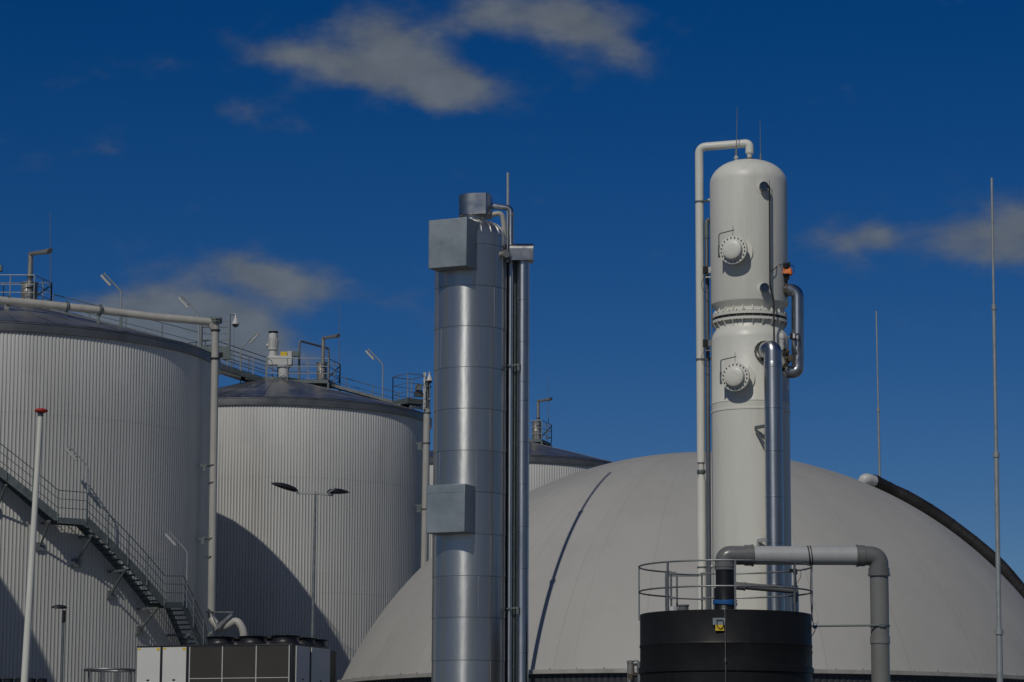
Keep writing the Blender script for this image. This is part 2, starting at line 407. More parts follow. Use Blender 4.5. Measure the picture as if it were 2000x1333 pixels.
tank(C3, R3, H3, 'farthest white ribbed tank, showing only its roof and upper wall above the grey dome', 3)
tank(C0, R0, H0, 'white ribbed tank beyond the left edge whose shadow falls on the largest tank', 4)

# ------------------------------------------------------------------ rails, platforms, stairs
def rail_line(mb, pts, h=1.1, rows=(1, .62, .28), r=.021, post=.026, every=1.4, up=Vector((0, 0, 1)), ends=True):
    pts = [Vector(p) for p in pts]
    for k in rows: mb.tube([p + up * h * k for p in pts], r if k == 1 else r * .8, 6)
    for i in range(len(pts) - 1):
        a, b = pts[i], pts[i + 1]; n = max(1, round((b - a).length / every))
        for j in range(n + 1):
            if j == n and i < len(pts) - 2: continue
            p = a.lerp(b, j / n); mb.box(p + up * h * .5, (post * 1.8, post * 1.8, h))
def rail_parts(parent, pts, mat='galv', **kw):
    mb = MB(); rail_line(mb, pts, **kw); return mb.build('guard_rail', MAT[mat], parent)

# spiral-wise stair on the outside of the largest tank
st = thing('tank_stair', 'grey steel stair with two landings climbing round the largest tank', 'staircase', (C1[0] + 6, C1[1] - 9.5, 0))
RO = R1 + 1.25; RI = R1 + .35
def sp(px, py): return onCyl(px, py, C1, RO)
def inner(p):
    d = Vector((p.x - C1[0], p.y - C1[1], 0)).normalized(); return Vector((C1[0], C1[1], p.z)) + d * RI
nodes = [sp(-90, 852), sp(112, 1012), sp(168, 1016), sp(320, 1178), sp(357, 1178), sp(396, 1262), sp(405, 1300)]
kinds = ['flight', 'landing', 'flight', 'landing', 'flight', 'flight']
allrail = []
for i, kd in enumerate(kinds):
    a, b = nodes[i], nodes[i + 1]; ai, bi = inner(a), inner(b)
    if kd == 'landing':
        m = MB(); vs = [a, b, bi, ai]
        m.add([x + Vector((0, 0, .03)) for x in vs] + [x - Vector((0, 0, .02)) for x in vs], [(0, 1, 2, 3), (7, 6, 5, 4), (0, 4, 5, 1), (1, 5, 6, 2), (2, 6, 7, 3), (3, 7, 4, 0)])
        m.build('landing', MAT['galvd'], st, smooth=0)
        m = MB(); m.bar(a - Vector((0, 0, .09)), b - Vector((0, 0, .09)), .05, .24); m.bar(ai - Vector((0, 0, .09)), bi - Vector((0, 0, .09)), .05, .2); m.build('edge_beam', MAT['galvd'], st)
    else:
        sub = 3 if (b - a).length > 4 else 1
        m = MB(); seg = [a.lerp(b, k / sub) for k in range(sub + 1)]
        # push intermediate nodes onto the helix
        seg = [Vector((C1[0], C1[1], p.z)) + Vector((p.x - C1[0], p.y - C1[1], 0)).normalized() * RO for p in seg]
        for p, q in zip(seg, seg[1:]):
            m.bar(p, q, .04, .32); m.bar(inner(p), inner(q), .04, .32)
        m.build('stringer', MAT['galvd'], st)
        m = MB(); n = max(2, int(round(abs(b.z - a.z) / .2)))
        for k in range(n):
            t = (k + .5) / n; p = a.lerp(b, t); p = Vector((C1[0], C1[1], p.z)) + Vector((p.x - C1[0], p.y - C1[1], 0)).normalized() * (RO - .02)
            q = inner(p); tdir = Vector((-(p.y - C1[1]), p.x - C1[0], 0)).normalized()
            m.box((p + q) / 2, ((p - q).length, .27, .045), ax=((p - q), tdir, (0, 0, 1)))
        m.build('tread', MAT['galvd'], st, smooth=0)
    sub = 4 if (b - a).length > 4 else 1
    for k in range(sub): 
        p = a.lerp(b, k / sub); allrail.append(Vector((C1[0], C1[1], p.z)) + Vector((p.x - C1[0], p.y - C1[1], 0)).normalized() * (RO + .02))
allrail.append(nodes[-1])
mb = MB()
for k in (1.12, .78, .42): mb.tube([p + Vector((0, 0, k)) for p in allrail], .021 if k > 1 else .016, 6)
for i, (a, b) in enumerate(zip(allrail, allrail[1:])):
    n = max(1, round((b - a).length / 1.35))
    for j in range(n):
        p = a.lerp(b, j / n); mb.box(p + Vector((0, 0, .5)), (.05, .05, 1.24))
mb.build('guard_rail', MAT['galvd'], st)
# inner kick rail on landings and brackets down to the wall
for (x0, y0, x1, y1) in ((12, 948, -8, 1000), (97, 1018, 78, 1068), (180, 1046, 149, 1100), (244, 1114, 216, 1162), (308, 1188, 272, 1232), (372, 1240, 345, 1280)):
    p = sp(x0, y0); q = onCyl(x1, y1, C1, R1 + .06); pi_ = inner(p); pw = Vector((C1[0], C1[1], p.z)) + (pi_ - Vector((C1[0], C1[1], p.z))).normalized() * (R1 + .04)
    m = MB(); m.bar(p, q, .07, .07); m.bar(p, pw, .07, .09); m.box(q, (.34, .12, .34), rot=math.atan2(q.y - C1[1], q.x - C1[0]) + PI / 2)
    m.build('bracket', MAT['galv'], st)

def platform(root, corners, th=.16, rail_edges=(), h=1.12, rows=(1, .62, .3), every=1.5, mat='galv'):
    c = [Vector(p) for p in corners]; n = len(c); m = MB()
    m.add(c + [p - Vector((0, 0, th)) for p in c], [tuple(range(n)), tuple(range(n, 2 * n))[::-1]] + [(k, (k + 1) % n, n + (k + 1) % n, n + k) for k in range(n)])
    m.build('deck', MAT['galvd'], root, smooth=0)
    if rail_edges:
        m = MB()
        for e in rail_edges: rail_line(m, [c[k] for k in e], h=h, rows=rows, every=every)
        m.build('guard_rail', MAT[mat], root)

def roof_platform(c, R, H, y, label, scale=1.0, w=(-1.5, 1.75), dy=-.6):
    zt = Zof(y, c[1] - 1.2, 0)
    t = thing('roof_platform', label, 'platform', (c[0], c[1], zt), 'railed platforms on the tank tops')
    x0, x1 = c[0] + w[0], c[0] + w[1]; y0 = c[1] - 1.3
    co = [(x0, y0, zt), (x1, y0, zt), (x1 + .75, y0 + 2.3, zt), (x0 + .3, y0 + 2.3, zt)]
    platform(t, co, .2, rail_edges=((3, 0, 1, 2), ), every=1.3)
    m = MB()
    for q in co: m.box((q[0], q[1], zt - .55), (.1, .1, .8))
    m.build('support', MAT['galvd'], t)
    return zt
# middle tank platform: front edge from x=522 to x=641 px
Yp2 = C2[1] - 1.3; zt2 = P(580, 741, Yp2).z
def plat_at(c, xl, xr, py, Yp, xback, label, bl=.4):
    zt = P((xl + xr) / 2, py, Yp).z
    a = P(xl, py, Yp); b = P(xr, py, Yp); d = P(xback, py + 7, Yp + 2.0)
    t = thing('roof_platform', label, 'platform', (a.x, a.y, zt), 'railed platforms on the tank tops')
    co = [(a.x, a.y, zt), (b.x, b.y, zt), (d.x, d.y, zt), (a.x + bl, Yp + 2.0, zt)]
    platform(t, co, .17, rail_edges=((3, 0, 1, 2), (2, 3)), every=1.25)
    m = MB()
    for q in co: m.box((q[0], q[1], zt - .45), (.1, .1, .6))
    m.build('support', MAT['galvd'], t)
    m = MB(); m.bar((co[1][0] - .1, co[1][1] + .1, zt + .05), (co[2][0], co[2][1], zt + 1.05), .05, .05); m.build('brace', MAT['galvd'], t)
    return zt
zp1 = plat_at(C1, -75, 66, 586, C1[1] - 1.2, 100, 'railed platform on top of the largest tank, at the left edge')
zp2 = plat_at(C2, 521, 641, 742, C2[1] - 1.2, 664, 'railed platform round the agitator motor on the middle tank')
zp3 = plat_at(C3, 1000, 1058, 858, C3[1] - 1.0, 1077, 'small railed platform on the farthest tank, right of the silver column')

def walkway(label, a, b, w=.8, h=.55, back=(0, 1, 0), group='sloping roof walkways', rows=(1, .5)):
    t = thing('roof_walkway', label, 'walkway', a, group)
    bk = Vector(back) * w; a, b = Vector(a), Vector(b)
    m = MB(); m.bar(a + bk / 2, b + bk / 2, w, .035)
    m.build('deck', MAT['galvd'], t, smooth=0)
    m = MB(); m.bar(a - Vector((0, 0, .04)), b - Vector((0, 0, .04)), .04, .16); m.build('stringer', MAT['galv'], t)
    m = MB(); m.bar(a + bk, b + bk, .04, .18); m.build('stringer', MAT['galvd'], t)
    m = MB(); rail_line(m, [a + bk, b + bk], h=h, rows=rows, every=1.55); m.build('guard_rail', MAT['galvd'], t)
    return t
walkway('sloping walkway down the roof of the largest tank, behind the beige pipe', P(98, 604, C1[1] - .6), P(383, 678, C1[1] + .5), h=.8, rows=(1, .45, .2))
walkway('sloping walkway down the roof of the middle tank', P(623, 744, C2[1] - .6), P(778, 787, C2[1] - .2), h=.62, rows=(1, .45))

# bridge between the two tanks
br = thing('connecting_bridge', 'steel bridge stair from the largest tank up to the middle tank', 'bridge', P(425, 712, 128))
a, b = P(418, 708, 142.3), P(519, 741, 144.6); w0 = Vector((-19.3, 133.4, 21.35))
off = Vector((-.15, 1.6, 0)); off0 = Vector((-1.3, .8, 0))
for s_ in (0, 1):
    m = MB(); q = [w0 + off0 * s_, a + off * s_, b + off * s_]
    for p_, r_ in zip(q, q[1:]): m.bar(p_ - Vector((0, 0, .12)), r_ - Vector((0, 0, .12)), .06, .26)
    m.build('girder', MAT['galvd'], br)
    m = MB(); rail_line(m, q, h=1.15, rows=(1, .6, .25), every=.95 if s_ == 0 else 1.3, r=.026, post=.03); m.build('guard_rail', MAT['galv'] if s_ == 0 else MAT['galvd'], br)
m = MB(); m.add([w0, a, b, b + off, a + off, w0 + off0], [(0, 1, 4, 5), (1, 2, 3, 4)]); m.build('deck', MAT['galvd'], br, smooth=0)
m = MB()
for t0, t1 in ((.08, .52), (.60, .86)):
    vs = [a.lerp(b, t) + o for t in (t0, t1) for o in (off * .05, off * .95)]
    vs = [v - Vector((0, 0, .27)) for v in vs] + [v - Vector((0, 0, .29)) for v in vs]
    m.add(vs, [(0, 1, 3, 2), (4, 6, 7, 5), (0, 4, 5, 1), (2, 3, 7, 6), (0, 2, 6, 4), (1, 5, 7, 3)])
m.build('soffit_panel', MAT['lgrey'], br, smooth=0)
m = MB()
for t0 in (0.0, .95): p_ = a.lerp(b, t0) + off * .5; m.box((p_.x, p_.y, p_.z - .7), (.12, .12, 1.2))
m.build('support', MAT['galvd'], br)

# landing platform at the right edge of the largest tank
lp = thing('edge_platform', 'small railed landing beside the top of the upright beige pipe', 'platform', P(420, 680, 123.5))
Ya = 123.2; q = [P(391, 678, Ya), P(447, 682, Ya), P(448, 685, Ya + 1.6), P(394, 682, Ya + 1.6)]
z = q[0].z; q = [Vector((p.x, p.y, z)) for p in q]
platform(lp, q, .24, rail_edges=((3, 0, 1, 2), (2, 3)), every=.62, rows=(1, .78, .5, .25), h=1.15)
m = MB(); m.box(q[1] + Vector((-.1, .1, -.3)), (.3, .25, .5)); m.build('gusset', MAT['galvd'], lp)

# landing at the right end of the middle tank roof
lp2 = thing('edge_platform', 'railed landing at the right edge of the middle tank roof, before the silver column', 'platform', P(790, 780, C2[1] - 2))
Ya = C2[1] - 3.0
co = [P(767, 784, Ya + .6), P(796, 779, Ya - .7), P(831, 786, Ya), P(803, 790, Ya + 1.5)]
z = co[0].z; co = [Vector((p.x, p.y, z)) for p in co]
platform(lp2, co, .26, rail_edges=((0, 1, 2), (0, 3, 2)), every=2, rows=(1, .62, .25), h=1.25)
m = MB(); m.box(co[1] + Vector((-.45, .5, -.5)), (.16, .16, .5)); m.box(co[2] + Vector((-.3, .1, .30)), (.5, .3, .28), rot=.5); m.box(co[1].lerp(co[2], .6) + Vector((0, .2, .62)), (.32, .3, .3))
m.build('junction_box', MAT['galvd'], lp2)
m = MB()
for k in range(5): m.lathe([(0, 0), (.13, .03), (.1, .16), (0, .2)], co[1].lerp(co[2], .2 + k * .17) + Vector((0, .3, -.5)), 10)
m.build('cable_clip', MAT['lgrey'], lp2)

# ------------------------------------------------------------------ goosenecks with drums
def gooseneck(px, Y, ybase, ydrum, ytop, xend, yend, rd, rp, label):
    b = P(px, ybase, Y); t = thing('vent_pipe', label, 'vent pipe', b, 'gooseneck vents on the tank tops')
    zd = P(px, ydrum, Y).z; zt = P(px, ytop, Y).z
    dc = Vector((b.x - rp * .9, b.y + .25, 0))
    m = MB(); m.lathe([(0, b.z - .2), (rd, b.z - .2), (rd, b.z + (zd - b.z) * .45), (rd * 1.03, b.z + (zd - b.z) * .47), (rd, b.z + (zd - b.z) * .49), (rd, zd - .05), (rd * 1.1, zd - .05), (rd * 1.1, zd), (0, zd + .02)], dc, 28)
    m.build('drum', MAT['steel'], t)
    e = P(xend, yend, Y - 1.2)
    a = Vector((b.x, b.y - rd * .9, zt)); e = Vector((e.x, e.y - rd, e.z)); dr = (e - a)
    m = MB(); m.tube([(a.x, a.y, b.z - .05), a, e], rp, 16)
    for i in range(16):                                      # mitre cut of the open end
        v = m.v[32 + i]; v += dr.normalized() * (v.z - e.z) * 1.0
    m.build('pipe', MAT['steel'], t)
    m = MB(); m.lathe([(rp * 1.12, 0), (rp * 1.12, .05)], (a.x, a.y, zd + .12), 16); m.lathe([(rp * 1.12, 0), (rp * 1.12, .05)], (a.x, a.y, zd - .35), 16); m.build('pipe_clamp', MAT['rubber'], t)
    # dark open mouth
    return t
gooseneck(60, C1[1] - .6, 586, 551, 499, 100, 494, .37, .125, 'gooseneck vent with steel drum on the largest tank')
gooseneck(631, C2[1] - .6, 745, 707, 662, 661, 658, .27, .105, 'gooseneck vent with steel drum on the middle tank, right of the motor')
gooseneck(1051, C3[1] - .6, 858, 823, 785, 1076, 781, .27, .10, 'gooseneck vent with steel drum on the farthest tank')

# thin inverted U pipe on the middle tank
t = thing('small_frame_pipe', 'thin inverted U pipe between the motor and the gooseneck on the middle tank', 'pipe', P(585, 742, C2[1]))
m = MB(); Yq = C2[1] + .3; m.tube(fillet([P(584, 742, Yq), P(585, 666, Yq), P(642, 681, Yq + 1.5), P(642, 745, Yq + 1.5)], .15), .06, 8); m.build('pipe', MAT['galv'], t)

# agitator motor
def agitator(cx, Y, ybase, k, label):
    b = P(cx, ybase, Y); t = thing('agitator_motor', label, 'motor', b)
    s = Y / F * k
    def X(dx): return b.x + dx * s
    def Zz(dy): return b.z + dy * s
    m = MB(); m.lathe([(0, Zz(-2)), (13 * s, Zz(-2)), (13 * s, Zz(2)), (10.5 * s, Zz(2)), (10.5 * s, Zz(24)), (14 * s, Zz(24)), (15 * s, Zz(27)), (0, Zz(27))], (b.x, b.y, 0), 28); m.build('pedestal', MAT['lgrey'], t)
    m = MB(); m.box((X(-7), b.y, Zz(36)), (48 * s, 20 * s, 19 * s)); m.build('gearbox', MAT['lgrey'], t, bevel=.05)
    m = MB(); m.lathe([(0, Zz(44)), (9 * s, Zz(44)), (8 * s, Zz(58)), (10.5 * s, Zz(58)), (10.5 * s, Zz(61)), (9 * s, Zz(62)), (9.5 * s, Zz(84)), (9 * s, Zz(90)), (7 * s, Zz(92)), (0, Zz(92))], (X(-22), b.y, 0), 28)
    mo = m.build('motor', MAT['lgrey'], t)
    m = MB()
    for i in range(16):
        a = 2 * PI * i / 16; m.box((X(-22) + 9.8 * s * math.cos(a), b.y + 9.8 * s * math.sin(a), Zz(72)), (1.5 * s, .5 * s, 17 * s), rot=a)
    m.build('cooling_fin', MAT['grey'], mo)
    m = MB(); m.lathe([(9.8 * s, Zz(93)), (9.8 * s, Zz(95)), (0, Zz(96))], (X(-22), b.y, 0), 24); m.build('fan_cowl', MAT['lampd'], mo)
    m = MB(); m.lathe([(0, 0), (4 * s, 0), (4 * s, 4 * s), (0, 5 * s)], (X(-31), b.y, Zz(67)), 12, axis=(-1, 0, 0)); m.build('terminal_box', MAT['lgrey'], mo)
    m = MB(); m.box((X(0), b.y - 2 * s, Zz(49)), (13 * s, 14 * s, 9 * s)); m.build('cover', MAT['yellow'], t, bevel=.02)
    m = MB(); m.box((X(11), b.y, Zz(49)), (9 * s, 12 * s, 12 * s)); m.build('control_box', MAT['lgrey'], t, bevel=.01)
    m = MB(); m.box((X(22), b.y, Zz(50)), (14 * s, 9 * s, 10 * s)); m.box((X(12), b.y, Zz(36)), (10 * s, 8 * s, 15 * s)); m.build('junction_box', MAT['galvd'], t, bevel=.01)
agitator(554, C2[1] - .1, 741, 1.0, 'light grey agitator motor with a yellow cover on top of the middle tank')
agitator(-32, C1[1] - .1, 583, 1.2, 'dark cornered agitator motor just inside the left edge, on the largest tank')

# ------------------------------------------------------------------ strip floodlights on bent poles
def floodlight(name_loc, h, label, first=[None]):
    if first[0] is None:
        t = thing('strip_light', label, 'floodlight', (0, 0, 0), 'strip floodlights on bent poles')
        m = MB(); m.tube(fillet([(0, 0, 0), (0, 0, 2.35), (-.80, 0, 3.18)], .16, 5), .034, 8); m.build('pole', MAT['mast'], t)
        ax = Vector((-.80, 0, .83)).normalized(); nrm = Vector((-ax.z, 0, ax.x)); nrm = nrm if nrm.z < 0 else -nrm
        c = Vector((-.62, 0, 2.93)) + nrm * .10
        m = MB(); m.box(c, (.66, .19, .05), ax=(ax, (0, 1, 0), nrm)); hz = m.build('housing', MAT['grey'], t, bevel=.012)
        m = MB(); cc = c + nrm * .055; n = 10
        vs = []
        for e in (-.31, .31):
            for k in range(n + 1):
                a = PI * k / n; vs.append(cc + ax * e + Vector((0, 1, 0)) * .085 * math.cos(a) + nrm * (.07 * math.sin(a) - .03))
        fs = [(k, k + 1, n + 2 + k, n + 1 + k) for k in range(n)] + [tuple(range(n + 1)), tuple(range(n + 1, 2 * n + 2))]
        m.add(vs, fs); m.build('diffuser', MAT['lens'], hz)
        m = MB()
        for e in (-.2, .2): m.box(c + ax * e - nrm * .05, (.05, .22, .05), ax=(ax, (0, 1, 0), nrm))
        m.build('clip', MAT['galv'], t)
        first[0] = t; t.location = name_loc; return t
    o = dup(first[0], name_loc, 0, label); return o
def fl(px, ytop_pole, Y, label, rz=0, s=1):
    top = P(px, ytop_pole, Y); o = floodlight((top.x, top.y, top.z - 2.35 * s), 0, label); o.scale = (s, s, s); o.rotation_euler[2] = rz; return o
fl(237, 570, C1[1] + 1, 'highest strip floodlight, standing behind the beige roof pipe of the largest tank', rz=.15)
fl(389, 614, C1[1] + .5, 'strip floodlight at the right end of the largest tank roof, against the low cloud', rz=.15)
fl(748, 712, C2[1], 'strip floodlight on the right slope of the middle tank roof', s=.98)
fl(471, 681, 144.5, 'strip floodlight tilted to the right over the bridge between two tanks', rz=PI - .2, s=1.0)
fl(366, 1078, C1[1] - 6.1, 'strip floodlight on the lower landing of the tank stair', rz=.1)
fl(173, 912, C1[1] - 9.85, 'strip floodlight on the upper landing of the tank stair, casting a slanting shadow', rz=.1)

# ------------------------------------------------------------------ beige pipes on the tanks
t = thing('gas_pipe', 'long beige pipe over the largest tank roof and down its right side', 'pipe', P(413, 1300, 121))
Yv = 121.0
top = P(421, 632, Yv); m = MB()
m.tube([P(-140, 573, 117.0), P(0, 587, 118.2)], .185, 20)
m.tube([P(0, 587, 118.2), P(60, 592, 118.6), P(200, 607, 119.6), P(300, 619, 120.3), P(409, 629, 120.9), top], .17, 20)
m.build('roof_pipe', MAT['cream'], t)
m = MB(); bot = P(413, 1188, Yv); m.tube([top + Vector((0, 0, .02)), bot], .165, 20); m.tube([P(409, 629, 120.9), P(421, 647, Yv)], .15, 16)
m.build('downpipe', MAT['cream'], t)
m = MB(); m.tube(fillet([bot, P(413, 1210, Yv), P(430, 1229, Yv - .3), P(446, 1222, Yv - .5), P(462, 1211, Yv - .6), P(476, 1230, Yv - .7), P(478, 1330, Yv - .7)], .4, 6), .165, 16)
m.build('bend', MAT['cream'], t)
m = MB()
for px, py in ((16, 588), (131, 599), (196, 606)):
    p = P(px, py, 118.3 + px * .006); m.lathe([(.17, -.05), (.24, -.05), (.24, .05), (.17, .05)], p, 18, axis=(P(200, 607, 119.6) - P(0, 587, 118.2)))
m.build('flange', MAT['galvd'], t)
m = MB(); m.lathe([(.17, -.08), (.28, -.08), (.28, -.02), (.22, .0), (.28, .02), (.28, .08), (0, .09)], top + Vector((0, 0, .12)), 18)
for k in range(8): m.box(top + Vector((.25 * math.cos(k * PI / 4), .25 * math.sin(k * PI / 4), .14)), (.05, .05, .28))
m.build('end_flange', MAT['galvd'], t)
m = MB()
for py in (646, 701): m.lathe([(.165, -.03), (.21, -.03), (.21, .03), (.165, .03)], P(421 - (py - 646) * .02, py, Yv), 18)
m.build('clamp', MAT['rubber'], t)
for py in (909, 943, 1052, 1088):
    p = P(419 - (py - 700) * .0235, py, Yv); m = MB(); m.lathe([(.165, -.025), (.195, -.025), (.195, .025), (.165, .025)], p, 18)
    if py in (909, 1052): m.box(p + Vector((-.28, .15, 0)), (.5, .1, .1)); m.box(p + Vector((-.33, .1, -.12)), (.12, .14, .28)); m.box(p + Vector((-.24, -.05, .02)), (.06, .06, .14))
    m.build('bracket', MAT['galvd'], t)
for px, py in ((13, 610), (192, 630), (236, 636)):
    m = MB(); p = P(px, py, 119.0 + px * .003); m.box(p, (.12 if px > 100 else .2, .12, .75)); m.box(p + Vector((0, 0, -.3)), (.3, .3, .05)); m.build('support', MAT['galv'] if px < 100 else MAT['galvd'], t)
m = MB(); m.bar(P(402, 1196, Yv - .1), P(456, 1196, Yv - .5), .06, .05); m.bar(P(404, 1244, Yv - .6), P(450, 1203, Yv - .7), .10, .10); m.bar(P(412, 1198, Yv - .6), P(424, 1222, Yv - .6), .04, .05); m.bar(P(426, 1222, Yv - .5), P(453, 1200, Yv - .5), .05, .1)
m.build('bracket', MAT['galv'], t)

t = thing('gas_pipe', 'beige pipe down the right side of the middle tank, beside the silver column', 'pipe', P(828, 1100, C2[1] - .8))
Yv2 = C2[1] - 4.0; m = MB(); m.tube([P(834, 800, Yv2), P(827, 1200, Yv2)], .175, 20); m.build('downpipe', MAT['cream'], t)
m = MB(); m.lathe([(.175, 0), (.10, .3)], P(834, 806, Yv2), 18); m.tube([P(834, 800, Yv2), P(835, 738, Yv2)], .10, 12); m.build('neck', MAT['galvd'], t)
m = MB()
for py in (756, 807, 866, 995): m.lathe([(.10, -.03), (.21, -.03), (.21, .03), (.10, .03)], P(834 - (py - 800) * .0175, py, Yv2), 18)
for py in (866, 988): p = P(820 - (py - 866) * .01, py, Yv2); m.box(p, (.45, .12, .1)); m.box(p + Vector((-.02, 0, -.2)), (.2, .12, .3)); m.tube([p, p + Vector((.2, -.05, -.55))], .03, 8)
m.build('bracket', MAT['galvd'], t)
m = MB()
rb_ = random.Random(11)
for w_ in range(5):
    pts = [P(829 + rb_.uniform(-2.2, 3), 728 + k * 6, Yv2 - .2 + rb_.uniform(-.08, .05)) for k in range(13)]
    m.tube(fillet(pts, .12, 3), .028, 6)
m.build('cable_bundle', MAT['lgrey'], t)

# cameras
def cctv(px, ybase, ytop, arm, Y, label):
    b = P(px, ybase, Y); zt = P(px, ytop, Y).z; t = thing('dome_camera', label, 'camera', b, 'dome cameras on poles')
    m = MB(); m.tube([b, (b.x, b.y, zt), (b.x + arm, b.y, zt)], .035, 8); m.build('pole', MAT['galv'], t)
    m = MB(); m.lathe([(0, .02), (.035, 0), (.045, -.14), (.10, -.26), (.14, -.36), (.165, -.40), (.165, -.46)], (b.x + arm, b.y, zt), 20); m.build('housing', MAT['lgrey'], t)
    m = MB(); m.lathe([(.155, -.46), (.12, -.54), (.06, -.585), (0, -.6)], (b.x + arm, b.y, zt), 20); m.build('lens_dome', MAT['glass'], t)
    m = MB(); m.lathe([(0, -.06), (.09, 0), (0, .06)], (b.x - .02, b.y - .08, b.z + .5), 10); m.build('junction_box', MAT['lgrey'], t)
cctv(448.5, 684, 614, .24, 123.6, 'dome camera on a pole over the edge of the largest tank')
cctv(839, 800, 727, -.02, Yv2 - .3, 'dome camera on the pipe head between the middle tank and silver column')

# lightning rods
def rod(px, ytop, ybase, Y, r0, label, lean=0, grp='thin lightning rods', pxb=None, name='lightning_rod', rt=None):
    b = P(pxb if pxb is not None else px + lean, ybase, Y); a = P(px, ytop, Y); m = MB()
    m.tube([b, b.lerp(a, .5), a], [r0, r0 * .8, rt or r0 * .45], 8); m.lathe([(0, 0), (r0 * 2.5, 0), (r0 * 2.5, .12), (r0, .2)], b, 10)
    return tag(m.build(name, MAT['galv'], org=b), label, 'lightning rod', grp)
rod(98, 412, 600, C1[1] + 1, .022, 'thin lightning rod on the largest tank beside its gooseneck', 1)
rod(663, 587, 748, C2[1] + 1, .022, 'thin lightning rod on the middle tank, right of its gooseneck')
rod(1071, 735, 858, C3[1], .022, 'thin lightning rod on the farthest tank, right of its gooseneck')
rod(457, 618, 712, 143.5, .015, 'short thin lightning rod behind the dome camera at the bridge')

# ------------------------------------------------------------------ gas dome
DC, DR, DK, DZ, ZB = (8.28, 120.0), 16.83, .9633, -.136, 6.27
def dome_r(z): return DR * math.sqrt(max(0, 1 - ((z - DZ) / (DR * DK)) ** 2))
dm = thing('gas_storage_dome', 'wide grey membrane gas dome on a dark round wall behind the columns', 'gas holder', (DC[0], DC[1], 0))
th0 = math.asin((ZB - DZ) / (DR * DK)); prof = []
for k in range(61):
    a = th0 + (PI / 2 - th0) * k / 60; prof.append((DR * math.cos(a), DZ + DR * DK * math.sin(a)))
m = MB(); m.lathe(prof, (DC[0], DC[1], 0), 180); m.build('membrane', MAT['dome'], dm, smooth=60)
m = MB()                                              # welded gore seams
for k in range(28):
    a = 2 * PI * k / 28 + .05; pts = []
    for i in range(0, 61, 2):
        r, z = prof[i]; pts.append(Vector((DC[0] + (r + .004) * math.cos(a), DC[1] + (r + .004) * math.sin(a), z + .002)))
    for p, q in zip(pts, pts[1:]):
        rd = Vector((math.cos(a), math.sin(a), 0)); tg = Vector((-math.sin(a), math.cos(a), 0)); nn = (q - p).cross(tg)
        m.box((p + q) / 2, ((q - p).length, .03, .004), ax=(q - p, tg, nn))
m.build('membrane_seam', MAT['dome'], dm)
rb = dome_r(ZB)
m = MB(); m.lathe([(rb - .2, ZB + .02), (rb + .10, ZB + .02), (rb + .16, ZB), (rb + .16, ZB - .14), (rb, ZB - .16)], (DC[0], DC[1], 0), 180)
for k in range(90):
    a = 2 * PI * k / 90; m.box((DC[0] + (rb + .1) * math.cos(a), DC[1] + (rb + .1) * math.sin(a), ZB + .045), (.05, .05, .05), rot=a)
m.build('clamp_rim', MAT['rim'], dm)
m = MB(); ridge_wall(m, DC, rb - .02, 0, ZB - .16, .25, .03); m.build('wall', MAT['dwall'], dm, smooth=50)
# black hose over the dome's right flank
hp = [P(1690, 941, 117.6), P(1705, 940, 118.2), P(1744, 954, 118.9), P(1778, 970, 119.0), P(1825, 998, 119.2), P(1866, 1027, 119.3), P(1910, 1061, 119.3), P(1948, 1094, 119.3), P(1978, 1127, 119.3), P(2002, 1157, 119.3), P(2040, 1210, 119.3), P(2085, 1300, 119.3), P(2105, 1400, 119.3), P(2110, 1560, 119.3)]
hp = [hp[0], hp[1]] + [p + Vector((-.05, 0, -.09)) for p in hp[2:]]
hs_ = thing('air_hose', 'thick black hose running down the right flank of the grey dome', 'hose', hp[-1])
sm = []
for i in range(1, len(hp) - 2):
    for k in range(5):
        t_ = k / 5; p0, p1, p2, p3 = hp[i - 1], hp[i], hp[i + 1], hp[i + 2]
        sm.append(.5 * ((2 * p1) + (p2 - p0) * t_ + (2 * p0 - 5 * p1 + 4 * p2 - p3) * t_ ** 2 + (3 * p1 - p0 - 3 * p2 + p3) * t_ ** 3))
m = MB(); m.tube(sm, .285, 20)
m.build('hose', MAT['hose'], hs_)
m = MB()
for i in range(4, len(sm) - 2, 5):
    t_ = (sm[i + 1] - sm[i]); m.lathe([(.282, -.03), (.296, -.03), (.296, .03), (.282, .03)], sm[i], 20, axis=t_); m.box(sm[i] + Vector((-.1, -.27, .05)), (.05, .06, .05))
m.build('hose_clamp', MAT['rubber'], hs_)
m = MB(); e0 = P(1706, 941, 118.2)
m.tube(fillet([e0 + Vector((.02, 0, 0)), P(1688, 934, 117.8), P(1684, 950, 118.1) - Vector((0, -.6, .3))], .5, 6), .25, 18); m.build('sleeve', MAT['lgrey'], hs_)
m = MB(); tdir = sm[1] - sm[0]; m.lathe([(.26, -.05), (.30, -.05), (.30, .05), (.26, .05)], sm[1], 20, axis=tdir); m.build('strap', MAT['rubber'], hs_)

